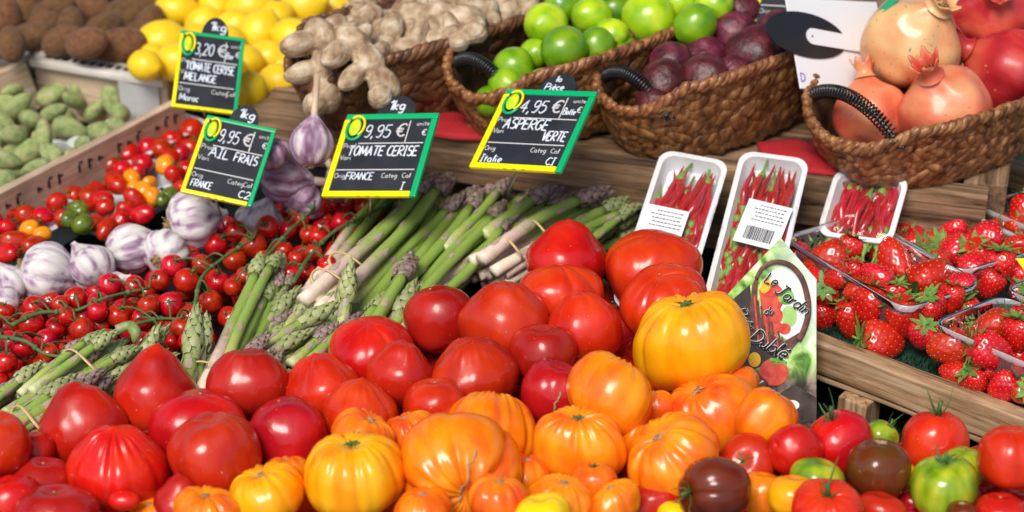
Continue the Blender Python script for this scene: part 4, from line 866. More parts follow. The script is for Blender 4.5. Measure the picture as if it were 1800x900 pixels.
def almond_mesh(seed):
    def fn(t, p):
        s, c_ = math.sin(t), math.cos(t); k = 1 + .02 * noise.noise(Vector((s * math.cos(p) + seed, s * math.sin(p), c_))); r = s ** .95 * (1 - .22 * c_)
        seam = 1 - .06 * math.exp(-(((p + .3) % (2 * PI) - .3) / .12) ** 2)
        return (r * math.cos(p) * k * seam * .78, r * math.sin(p) * k * .60, c_ * 1.2 + (.10 * math.exp(-(t / .25) ** 2)))
    return surf(fn, 36, 22, 'green_almond', MAT['almond'])
AM = [almond_mesh(s) for s in (1, 5)]
apoly = [(-40, 140), (50, 118), (150, 112), (185, 170), (225, 185), (232, 222), (140, 278), (60, 318), (-40, 350)]
ap = [[x, y, 25, depth(x, y, .062 + .012 * math.sin(x * .1))] for x, y in poisson(apoly, 31, 140, 12, 1.1)]; relax(ap, 60, .05, .8)
ap2 = [[x, y, 25, depth(x, y, .03)] for x, y in poisson(apoly, 48, 60, 13, 1.2)]
for i, (x, y, r_, D) in enumerate(ap + ap2):
    s = r_ * D / F * rnd.uniform(.88, 1.1); M = basis((rnd.uniform(-1, 1), rnd.uniform(-1, 1), rnd.uniform(-.5, .6)), PD(x, y, D), rnd.uniform(0, 6), (s, s, s))
    o = tag(link('green_almond', AM[i % 2], M), 'fuzzy green almond in the heap inside the pale wooden crate', 'almond', 'green almonds heaped in the pale crate')

# ---------------------------------------------------------------- kiwis, lemons
def ovoid(name, m, sx, sy, sz, nip=0, seed=0, amp=.02):
    def fn(t, p):
        s, c_ = math.sin(t), math.cos(t); k = 1 + amp * noise.noise(Vector((s * math.cos(p) * 1.5 + seed, s * math.sin(p) * 1.5, c_ * 1.5)))
        z = sz * c_ + (nip * math.exp(-(t / .28) ** 2) if c_ > 0 else -nip * .7 * math.exp(-((PI - t) / .28) ** 2))
        return (s * sx * math.cos(p) * k, s * sy * math.sin(p) * k, z * k)
    return surf(fn, 40, 26, name, MAT[m])
def fit(key, px, py, D, R):
    M, lx, ly, hg = BK[key]; Mi = M.inverted()
    for k in range(30):
        q = Mi @ PD(px, py, D + k * .004)
        if q.z > hg + R * .75 or abs(q.x / (lx / 2 - R * .55)) ** 2.3 + abs(q.y / max(.012, ly / 2 - R * 1.06)) ** 2.3 < 1 or q.y > .01: return D + k * .004
    return D
def heap(name, meshes, pts, z, label, cat, grp, lim=.05, zf=None, k=.9, axis=None, part=None, bk=None):
    it_ = [[p[0], p[1], p[2] / 2, depth(p[0], p[1], (z if zf is None else zf(p[0], p[1])))] for p in pts]; relax(it_, 60, lim, k)
    for i, (p, q) in enumerate(zip(pts, it_)):
        if bk: q[3] = fit(bk, p[0], p[1], q[3], p[2] / 2 * q[3] / F)
        R = p[2] / 2 * q[3] / F; a = axis(i) if axis else camdir(p[3]) if len(p) > 3 else Vector((rnd.uniform(-1, 1), rnd.uniform(-1, 1), rnd.uniform(-.6, .6)))
        M = basis(a, PD(p[0], p[1], q[3]), rnd.uniform(0, 6), (R, R, R)); o = tag(link(name, meshes[i % len(meshes)], M), label, cat, grp)
        if part: link(part[0], part[1], M, o)
KW = [ovoid('kiwi', 'kiwi', .66, .72, 1.06, 0, s, .04) for s in (1, 2)]
mbk = MB(); mbk.ell(Matrix.Translation((0, 0, .985)) @ Matrix.Diagonal((.12, .12, .05, 1)), 10, 6); kb = mbk.mesh('blossom_end', MAT['garlic_root'])
kp = [(12, 35, 78, (0, 1, .2)), (45, 20, 76, (.3, 1, 0)), (95, 22, 82, (1, .4, .2)), (152, 24, 96, (1, .1, .2)), (226, 26, 104, (1, .35, .3)), (58, 64, 80, (1, .2, .3)), (108, 72, 80, (.8, .3, .5)), (152, 76, 84, (.9, .1, .6)), (210, 80, 92, (1, .25, .2)), (262, 42, 70, (.5, 1, 0)),
      (-10, 70, 80), (20, -15, 85), (80, -20, 85), (140, -20, 85), (200, -25, 85), (255, -5, 80), (-40, 30, 80), (20, 78, 74), (-40, -20, 80), (180, 52, 78), (125, 50, 74), (75, 45, 72), (240, 60, 70)]
heap('kiwi', KW, kp, .12, 'brown fuzzy kiwi in the heap at the top left corner', 'kiwi', 'kiwis heaped at the top left', .06, part=('blossom_end', kb))
boxthing('kiwi_crate', at(100, 60, 0) + Vector((0, .04, .0)), (.55, .3, .075), ang, 'wood_old', 'dark wooden crate under the kiwis', 'crate')
boxthing('lemon_crate', at(450, 110, 0) + Vector((-.02, .05, .0)), (.34, .36, .075), ang, 'wood_old', 'dark wooden crate under the lemons', 'crate')
LM = [ovoid('lemon', 'lemon', .82, .82, .95, .14, s, .03) for s in (3, 4, 6)]
lp = [(307, 20, 82, (1, .2, .1)), (283, 78, 104, (1, .35, .1)), (308, 110, 84, (1, .2, .5)), (358, 42, 74), (440, 15, 92, (1, .1, .2)), (378, 8, 74), (457, 62, 96, (.4, .9, .2)), (470, 106, 88, (1, .3, .4)), (488, 146, 84, (1, .1, .5)), (533, 15, 96, (.9, .3, .3)), (590, 15, 88), (517, 66, 84), (548, 100, 78), (432, 112, 80), (395, 80, 84), (400, 130, 84), (350, 120, 80), (440, 160, 76), (345, 75, 80), (380, 160, 70),
      (330, -20, 88), (400, -30, 88), (480, -25, 88), (560, -25, 88), (630, -15, 84), (640, 15, 80), (580, 60, 78), (560, 150, 56), (510, 125, 76), (610, 45, 76), (255, 115, 70), (268, 100, 60), (412, 50, 80), (484, 35, 76)]
heap('lemon', LM, lp, .12, 'bright yellow lemon in the heap left of the ginger basket', 'lemon', 'lemons heaped behind the price signs', .07, k=.86)

# ---------------------------------------------------------------- baskets
BK = {}
def basket(px, py, label, lx, ly, hgt, yaw, wick='wicker', seed=0, z=UZ + .001, coilr=.0075, flare=.80, hb=.62):
    M = Matrix.Translation(at(px, py, z)) @ Matrix.Rotation(yaw, 4, 'Z'); r = root('wicker_basket', (0, 0, 0), label, 'basket', 'wicker baskets with black wire handles', M=M)
    r2 = random.Random(seed); ex = 2.3
    def outl(a, u, inset=0):
        c_, s = math.cos(a), math.sin(a); sc_ = flare + (1 - flare) * u ** .7
        x = (lx / 2 * sc_ - inset) * math.copysign(abs(c_) ** (2 / ex), c_); y = (ly / 2 * sc_ - inset) * math.copysign(abs(s) ** (2 / ex), s)
        top = hgt * (1 - .34 * max(0, abs(c_) - .66) / .34 + .04 * math.sin(3 * a)); return Vector((x, y, top * u))
    rows = 7; mb = MB(); per = 2 * (lx + ly) * .86; n = int(per / .0175)
    # arc-length parameterisation
    A = [outl(2 * PI * k / 400, 1) for k in range(401)]; S = [0]
    for k in range(400): S.append(S[-1] + (A[k + 1] - A[k]).length)
    ang_at = lambda s: 2 * PI * np.interp((s % 1) * S[-1], S, range(401)) / 400
    for i in range(rows):
        u = (i + .5) / rows
        for k in range(n):
            s = (k + (.5 if i % 2 else 0)) / n; a = ang_at(s); p = outl(a, u); q = outl(ang_at(s + .004), u); t = (q - p).normalized()
            upv = (outl(a, min(1, u + .08)) - outl(a, u - .04)).normalized(); nn = t.cross(upv).normalized()
            if nn.dot(Vector((p.x, p.y, 0))) < 0: nn = -nn
            sg = 1 if i % 2 else -1; d = (t * .82 + upv * .62 * sg).normalized(); b = nn.cross(d)
            Mx = Matrix((d, b, nn)).transposed().to_4x4(); Mx.translation = p + nn * r2.uniform(-.0015, .0015)
            Ls = .0185 * r2.uniform(.8, 1.2); Mx = Mx @ Matrix.Rotation(r2.uniform(-.2, .2), 4, 'Z'); mb.ell(Mx @ Matrix.Diagonal((Ls, hgt / rows * .66 * r2.uniform(.8, 1.15), .0034 * r2.uniform(.7, 1.35), 1)), 10, 6)
    link('woven_side', mb.mesh('woven_side', MAT[wick]), M, r)
    mb = MB(); m_ = 96; ring = []
    for u, ins in ((1, .002), (1, .006), (.5, .005), (.1, .005)):
        ring += [outl(2 * PI * k / m_, u, ins) + Vector((0, 0, .001)) for k in range(m_)]
    fs = [(i * m_ + k, i * m_ + (k + 1) % m_, (i + 1) * m_ + (k + 1) % m_, (i + 1) * m_ + k) for i in range(3) for k in range(m_)] + [tuple(3 * m_ + k for k in range(m_))]
    mb.add(ring, fs); link('lining', mb.mesh('lining', MAT['wicker_inner']), M, r)
    mb = MB(); nr = int(per / .0105)
    for k in range(nr):     # wrapped rim
        s = k / nr; p = outl(ang_at(s), 1); q = outl(ang_at(s + .004), 1); t = (q - p).normalized(); upv = Vector((0, 0, 1)); nn = t.cross(upv).normalized(); upv = nn.cross(t)
        d = (upv * .50 + t * .85 + nn * .12).normalized(); b = t.cross(d).normalized(); c3 = d.cross(b)
        Mx = Matrix((d, b, c3)).transposed().to_4x4(); Mx.translation = p + Vector((0, 0, .002)); mb.ell(Mx @ Matrix.Rotation(r2.uniform(-.2, .2), 4, 'Z') @ Matrix.Diagonal((.0150 * r2.uniform(.85, 1.15), .0066, .0060 * r2.uniform(.8, 1.2), 1)), 9, 6)
    link('rim', mb.mesh('rim', MAT[wick]), M, r)
    for sgn in (-1, 1):
        mb = MB(); hw = ly * .35; base = hgt * hb; N_ = 46
        path = lambda t: Vector((sgn * (lx / 2 - .034 + .006 * math.sin(PI * t)), -hw + 2 * hw * t, base + .036 * math.sin(PI * t) ** .7))
        mb.tube([path(t / 20) for t in range(21)], .003, 8)
        pts = []; turns = 34; K = turns * 10
        for k in range(K + 1):
            t = k / K; c0 = path(t); c1 = path(min(1, t + .01)); c00 = path(max(0, t - .01)); tn = (c1 - c00).normalized(); s1 = tn.cross(Vector((sgn, 0, 0))).normalized(); s2 = tn.cross(s1); a = 2 * PI * turns * t
            pts.append(c0 + (s1 * math.cos(a) + s2 * math.sin(a)) * coilr)
        mb.tube(pts, .0012, 5); link('handle', mb.mesh('handle', MAT['black_wire']), M, r)
    BK[label.split()[-1]] = (M, lx, ly, hgt); return r, M
dd_ = at(1800, 172, .2) - at(1600, 245, .2); yawb = math.atan2(dd_.y, dd_.x)
basket(1636, 252, 'wicker basket of pomegranates nearest the right edge', .34, .21, .080, yawb, seed=1, hb=.80)
basket(1258, 207, 'wicker basket holding purple passion fruit', .34, .175, .098, yawb + .05, 'wicker', seed=2)
basket(1006, 184, 'wicker basket heaped with green limes', .34, .185, .098, yawb + .05, 'wicker', seed=3)
basket(735, 163, 'dark wicker basket holding ginger roots', .34, .165, .092, yawb, 'wicker_dark', seed=4)

LI = [ovoid('lime', 'lime', .92, .92, 1.0, .06, s, .03) for s in (1, 2, 3)]
limes = [(960, 43, 84), (992, 86, 88), (1047, 84, 76), (1085, 105, 98), (1140, 32, 104), (1222, 44, 80), (1153, 82, 68), (902, 122, 82), (892, 150, 74), (862, 178, 62), (1080, 20, 74), (1040, 30, 78), (1195, 5, 74), (1255, 8, 74), (955, 150, 66), (1020, 140, 66), (990, 12, 70), (1075, 62, 66), (1240, -30, 76), (1150, -30, 80), (1060, -28, 76), (940, 95, 60)]
heap('lime', LI, limes, .235, 'green lime in the wicker basket behind the asparagus price sign', 'lime', 'limes in the wicker basket', .05, zf=lambda x, y: .215 + .05 * max(0, (170 - y)) / 170, bk='limes')
PF = [ovoid('passion_fruit', 'passion', .95, .98, 1.0, .02, s, .10) for s in (4, 5)]
pf = [(1168, 150, 96), (1240, 142, 96), (1238, 105, 88), (1326, 98, 108), (1180, 112, 80), (1148, 182, 66), (1375, 62, 92), (1290, 60, 84), (1300, 20, 80), (1290, 130, 70)]
heap('passion_fruit', PF, pf, .215, 'wrinkled purple passion fruit in the basket between the limes and the pomegranates', 'passion fruit', 'passion fruit in the wicker basket', .05, zf=lambda x, y: .215 + .03 * max(0, (170 - y)) / 100, bk='fruit')

def ginger_mesh(seed):
    r2 = random.Random(seed); mb = MB(); p = Vector((0, 0, 0)); d = Vector((1, 0, 0)); chunks = []
    for k in range(3):
        L = r2.uniform(.016, .024); r_ = r2.uniform(.013, .0175); c0 = p + d * L * .7; chunks.append((c0, d.copy(), L, r_)); p = c0 + d * L * .6; d = (d + Vector((0, r2.uniform(-.5, .5), r2.uniform(-.2, .2)))).normalized()
    for c0, d0, L, r_ in list(chunks)[:4]:
        for sgn in (-1, 1):
            if r2.random() < .7:
                dd = (Vector((r2.uniform(-.3, .5), sgn * 1.0, r2.uniform(-.2, .5)))).normalized(); l2 = r2.uniform(.012, .024); chunks.append((c0 + dd * (r_ * .7 + l2 * .5), dd, l2, r2.uniform(.009, .0135)))
    for c0, d0, L, r_ in chunks: mb.ell(basis(d0, c0) @ Matrix.Diagonal((r_, r_, L, 1)), 20, 14)
    me = mb.mesh('g', MAT['ginger']); o = bpy.data.objects.new('tmp', me); COL.objects.link(o); md = o.modifiers.new('r', 'REMESH'); md.mode = 'VOXEL'; md.voxel_size = .0014; ms = o.modifiers.new('s', 'SMOOTH'); ms.iterations = 7
    bpy.context.view_layer.update(); e = bpy.data.meshes.new_from_object(o.evaluated_get(bpy.context.evaluated_depsgraph_get())); bpy.data.objects.remove(o)
    cx = sum((v.co for v in e.vertices), Vector()) / len(e.vertices)
    for v in e.vertices:
        q = v.co - cx; rg = math.sin(q.x * 900 + 3 * math.sin(q.y * 150)) * .00022; v.co = q * (1 + .0) + v.normal * (rg + .0011 * noise.noise(q * 110))
    e.materials.clear(); e.materials.append(MAT['ginger']); e.polygons.foreach_set('use_smooth', [True] * len(e.polygons)); e.name = 'ginger_root'; e.update(); return e
GM = [ginger_mesh(s) for s in (1, 2, 3, 4, 6)]
gp = [(588, 92, (.7, -.6, .3)), (636, 112, (.9, -.6, .3)), (615, 58, (.5, .8, .3)), (680, 78, (1, -.2, .3)), (728, 60, (1, -.3, .3)), (668, 98, (1, -.5, .2)), (765, 40, (1, .3, .2)), (700, 28, (1, .2, .2)), (640, 18, (1, .4, 0)), (820, 20, (1, .4, .1)), (760, 8, (1, -.3, 0)), (560, 112, (.4, -.9, .2)), (870, 2, (1, .3, .1)), (700, -14, (1, .1, 0)), (800, -20, (1, .3, 0)), (900, -20, (1, .3, 0)), (655, 60, (1, -.5, .2)), (790, 60, (1, .35, .1)), (725, 92, (1, .3, 0)), (840, 28, (1, .4, .1)), (890, 12, (1, .4, .1)), (760, 75, (1, .4, 0)), (600, 75, (.9, -.3, .2))]
for i, (x, y, a) in enumerate(gp):
    D = depth(x, y, .225 + .02 * math.sin(i * 2.3)); X = camdir(a); N_ = camdir((0, .5, .8)); N_ = (N_ - X * N_.dot(X)).normalized(); Y_ = N_.cross(X); M = Matrix((X, Y_, N_)).transposed().to_4x4(); M.translation = PD(x, y, D); s = rnd.uniform(1.0, 1.2)
    tag(link('ginger_root', GM[i % 5], M @ Matrix.Diagonal((s, s, s, 1))), 'knobbly pale brown ginger root in the dark wicker basket', 'ginger', 'ginger roots in the dark wicker basket')

def pomegranate(px, py, wpx, m, ax, label, z, seed, crown=1.0):
    D = depth(px, py, z); R = wpx / 2 * D / F; r2 = random.Random(seed); ph = r2.uniform(0, 6)
    def fn(t, p):
        s, c_ = math.sin(t), math.cos(t); k = 1 + .035 * math.cos(5 * p + ph) * s + .02 * math.cos(3 * p + 1) + .06 * noise.noise(Vector((s * math.cos(p) * 2 + seed, s * math.sin(p) * 2, c_ * 2)))
        z_ = c_ * .93 + .30 * math.exp(-(t / .28) ** 1.6); return (R * s * math.cos(p) * k, R * s * math.sin(p) * k, R * z_ * k)
    A = camdir(ax); M = basis(A, PD(px, py, D), r2.uniform(0, 6)); o = tag(link('pomegranate', surf(fn, 80, 50, 'pomegranate', MAT[m]), M), label, 'pomegranate', 'pomegranates in the wicker basket')
    mb = MB(); n = 36; vs = []; H0 = R * 1.10; prof = [(0, .30), (.10, .22), (.2, .21), (.30, .25), (.36, .29)]
    for lay in (0, 1):
        for j, (zz, rr) in enumerate(prof if not lay else prof[::-1]):
            for k in range(n):
                a = 2 * PI * k / n; tooth = (.5 + .5 * math.cos(6 * a + ph)) ** 1.6; zf = zz * crown; q = rr - (.035 if lay else 0)
                if zz > .25: zf += (zz - .24) * 1.9 * tooth * crown; q += .10 * tooth * (zz - .2) / .16 * .8
                vs.append((R * q * math.cos(a), R * q * math.sin(a), H0 - R * .04 + R * zf - (.0 if not lay else 0)))
    L = len(prof) * 2; fs = [(i * n + k, i * n + (k + 1) % n, (i + 1) * n + (k + 1) % n, (i + 1) * n + k) for i in range(L - 1) for k in range(n)]
    mb.add(vs, fs); c = link('crown', mb.mesh('crown', MAT[m]), M, o)
    mb = MB()
    for k in range(26):
        a = r2.uniform(0, 6.28); q = R * r2.uniform(0, .14); mb.tube([(q * math.cos(a), q * math.sin(a), H0), (q * 1.1 * math.cos(a), q * 1.1 * math.sin(a), H0 + R * .18)], [.0007, .0004], 4)
    mb.ell(Matrix.Translation((0, 0, H0 + R * .05)) @ Matrix.Diagonal((R * .18, R * .18, R * .04, 1)), 12, 6); link('stamens', mb.mesh('stamens', MAT['pom_inside']), M, c); return o, M, R
POM = [(1602, 76, 176, 'pom_gold', (.36, .58, .72), 'topmost yellowish pomegranate with an open crown and a small green sticker', .255, 1, .55),
 (1742, 22, 165, 'pom_red', (-.1, .25, 1), 'dark red pomegranate at the top right whose dried crown faces the viewer', .240, 2, .6),
 (1775, 128, 160, 'pom_red', (-.85, .45, .1), 'glossy crimson pomegranate at the right edge with its crown pointing left', .215, 3, 1.0),
 (1662, 194, 164, 'pom_peach', (-.42, .62, .62), 'peach coloured pomegranate in front with a tall crown pointing up', .219, 4, 1.0),
 (1532, 205, 132, 'pom_peach', (-.15, 1, -.05), 'peach pomegranate behind the black wire handle, beneath the topmost one', .19, 5, 1.0),
 (1700, 120, 110, 'pom_peach', (.3, .8, -.3), 'pomegranate mostly hidden in the middle of the basket', .18, 6, 1.0),
 (1810, 205, 110, 'pom_peach', (.5, .6, -.3), 'pomegranate low at the right edge behind the basket rim', .19, 7, 1.0)]
pit = [[p[0], p[1], p[2] / 2, depth(p[0], p[1], p[6])] for p in POM]; relax(pit, 60, .03, .90)
for p, q in zip(POM, pit):
    zq = PD(p[0], p[1], fit('edge', p[0], p[1], q[3], p[2] / 2 * q[3] / F)).z; res = pomegranate(*p[:6], zq, p[7], p[8])
    if p[7] == 1: pg, pM, pR = res
mb = MB(); mb.ell(Matrix.Diagonal((.009, .016, .0006, 1)), 18, 6); sp_ = camdir((-.55, .75, .45)); link('fruit_sticker', mb.mesh('fruit_sticker', MAT['sticker_green']), basis(sp_, pM.translation + sp_ * pR * 1.0, .6), pg)

# ---------------------------------------------------------------- lettering
def arc(cx, cy, rx, ry, a0, a1, n=9): return [(cx + rx * math.cos(math.radians(a0 + (a1 - a0) * k / n)), cy + ry * math.sin(math.radians(a0 + (a1 - a0) * k / n))) for k in range(n + 1)]
GL = {'A': [[(0, 0), (2, 6), (4, 0)], [(.8, 2.2), (3.2, 2.2)]], 'B': [[(0, 0), (0, 6)], [(0, 6)] + arc(1.6, 4.6, 1.6, 1.4, 80, -80) + [(0, 3.2)] + arc(1.8, 1.6, 1.8, 1.6, 80, -80) + [(0, 0)]], 'C': [arc(2.2, 3, 2.2, 3, 50, 310)], 'E': [[(3.6, 6), (0, 6), (0, 0), (3.6, 0)], [(0, 3.1), (2.8, 3.1)]],
      'F': [[(3.6, 6), (0, 6), (0, 0)], [(0, 3.1), (2.8, 3.1)]], 'G': [arc(2.2, 3, 2.2, 3, 50, 340) + [(4.2, 2.8), (2.6, 2.8)]], 'I': [[(1, 0), (1, 6)], [(0, 6), (2, 6)], [(0, 0), (2, 0)]], 'L': [[(0, 6), (0, 0), (3.2, 0)]], 'M': [[(0, 0), (.4, 6), (2.6, 1.0), (4.8, 6), (5.2, 0)]], 'N': [[(0, 0), (0, 6), (3.6, 0), (3.6, 6)]],
      'O': [arc(2.1, 3, 2.1, 3, 90, 450, 14)], 'P': [[(0, 0), (0, 6)] + arc(1.8, 4.4, 1.9, 1.6, 80, -80) + [(0, 2.9)]], 'R': [[(0, 0), (0, 6)] + arc(1.8, 4.5, 1.9, 1.5, 80, -80) + [(0, 3), (3.8, 0)]], 'S': [arc(2, 4.5, 1.7, 1.5, 40, 250) + arc(2, 1.6, 1.8, 1.6, 80, -140)], 'T': [[(0, 6), (4.2, 6)], [(2.1, 6), (2.1, 0)]], 'V': [[(0, 6), (2, 0), (4, 6)]],
      'D': [[(0, 0), (0, 6)] + arc(.6, 3, 3.3, 3, 90, -90, 10) + [(0, 0)]], 'J': [[(1.2, 6), (4.4, 6)], [(3, 6), (2.6, 1.4)] + arc(1.3, 1.2, 1.3, 1.4, 0, -150, 6)],
      '9': [arc(2, 4.4, 1.6, 1.6, 0, 360, 12) + [(3.4, 1.5), (2.4, 0), (.8, .3)]], '5': [[(3.4, 6), (.5, 6), (.3, 3.5)] + arc(1.7, 1.9, 1.8, 1.9, 100, -140)], '4': [[(2.6, 0), (2.6, 6), (0, 2), (3.8, 2)]], '1': [[(0, 4.6), (1.6, 6), (1.6, 0)]], '2': [arc(1.9, 4.4, 1.7, 1.6, 160, -30) + [(0, 0), (3.8, 0)]], '3': [arc(1.6, 4.6, 1.6, 1.4, 140, -80) + arc(1.7, 1.6, 1.8, 1.6, 80, -140)], '0': [arc(1.8, 3, 1.8, 3, 90, 450, 14)],
      ',': [[(.6, .5), (.2, -1)]], '.': [[(.3, 0), (.5, .4)]], '/': [[(0, -.6), (2.4, 6.6)]], '€': [arc(2.6, 3, 2.2, 3, 50, 310), [(-.2, 3.6), (2.8, 3.6)], [(-.2, 2.4), (2.6, 2.4)]],
      'a': [arc(1.5, 1.6, 1.4, 1.6, 30, 390, 12), [(2.9, 3.1), (2.9, .4), (3.4, 0)]], 'b': [[(.2, 6), (.2, 0)], arc(1.6, 1.6, 1.4, 1.6, 160, -160)], 'c': [arc(1.6, 1.6, 1.5, 1.6, 50, 310)], 'd': [arc(1.5, 1.6, 1.4, 1.6, 30, 390, 12), [(2.9, 6), (2.9, .3), (3.3, 0)]], 'e': [[(.2, 1.6), (2.8, 1.8)] + arc(1.5, 1.7, 1.4, 1.6, 10, 310)], 'é': [[(.2, 1.6), (2.8, 1.8)] + arc(1.5, 1.7, 1.4, 1.6, 10, 310), [(1.3, 4), (2.4, 5)]], 'è': [[(.2, 1.6), (2.8, 1.8)] + arc(1.5, 1.7, 1.4, 1.6, 10, 310), [(1, 5), (2, 4)]],
      'g': [arc(1.5, 1.8, 1.4, 1.5, 30, 390, 12), [(2.9, 3.2), (2.8, -1)] + arc(1.6, -1, 1.2, 1.1, 0, -160, 6)], 'i': [[(.3, 3), (.3, .3), (.8, 0)], [(.4, 4.4), (.5, 4.7)]], 'k': [[(.2, 6), (.2, 0)], [(2.4, 3.4), (.3, 1.6), (2.7, 0)]], 'l': [[(.3, 0.3), (.9, 5.6), (.5, 6), (.2, 5), (.3, .4), (1, 0)]], 'n': [[(.1, 3.1), (.1, 0)], [(.1, 2)] + arc(1.3, 1.8, 1.2, 1.3, 150, 0, 6) + [(2.6, .4), (3, 0)]], 'o': [arc(1.5, 1.6, 1.4, 1.6, 90, 450, 12)],
      'r': [[(.2, 3.1), (.2, 0)], [(.2, 1.8), (1, 2.9), (2, 3)]], 's': [[(2.2, 2.8), (1, 3.2), (.5, 2.4), (2.1, 1.1), (1.4, 0), (.1, .3)]], 't': [[(.8, 5), (.8, .4), (1.5, 0)], [(0, 3.4), (1.9, 3.4)]], 'u': [[(.1, 3.1), (.2, .8), (1.1, 0), (2.3, .6)], [(2.4, 3.1), (2.4, .4), (2.9, 0)]], 'h': [[(.2, 6), (.2, 0)], [(.2, 2)] + arc(1.4, 1.9, 1.1, 1.2, 150, 0, 6) + [(2.5, 0)]], 'v': [[(0, 3), (1.2, 0), (2.4, 3)]], 'p': [[(.2, 3), (.2, -2.4)], arc(1.6, 1.6, 1.4, 1.6, 160, -160)], 'f': [[(2, 5.6), (1.2, 6), (.8, 5), (.8, 0)], [(0, 3.2), (1.8, 3.2)]], 'y': [[(0, 3), (1.2, .4)], [(2.5, 3), (.6, -2)]], 'z': [[(0, 3), (2.2, 3), (0, 0), (2.3, 0)]]}
def write(mb, txt, x, y, h, r, z, slant=0.0, rot=0.0, jit=.12, sp=1.15, seed=0, maxw=0, mi=0):
    r2 = random.Random(seed); s = h / 6; cx = 0; cr, sr = math.cos(rot), math.sin(rot); fx = 1
    if maxw:
        wt_ = sum(2.6 if c == ' ' else max([p[0] for st in GL.get(c, []) for p in st] + [1]) + sp for c in txt) * s
        fx = min(1, maxw / wt_)
    for ch in txt:
        if ch == ' ': cx += 2.6; continue
        g_ = GL.get(ch, [])
        wd = max([p[0] for st in g_ for p in st] + [1])
        for st in g_:
            pts = []
            for (a, b) in st:
                a2 = (cx + a + b * slant + r2.uniform(-jit, jit)) * s * fx; b2 = (b + r2.uniform(-jit, jit)) * s; pts.append((x + a2 * cr - b2 * sr, y + a2 * sr + b2 * cr, z))
            run = [pts[0]]
            for q in range(1, len(pts)):
                run.append(pts[q])
                if q == len(pts) - 1: mb.tube(run, r, 5, mi=mi)
                else:
                    v1 = Vector(pts[q]) - Vector(pts[q - 1]); v2 = Vector(pts[q + 1]) - Vector(pts[q])
                    if v1.length > 1e-7 and v2.length > 1e-7 and v1.angle(v2) > .8: mb.tube(run, r, 5, mi=mi); run = [pts[q]]
        cx += wd + sp
    return cx * s
def flatz(me, z, f=.25):
    for v in me.vertices: v.co.z = z + (v.co.z - z) * f
    me.update(); return me
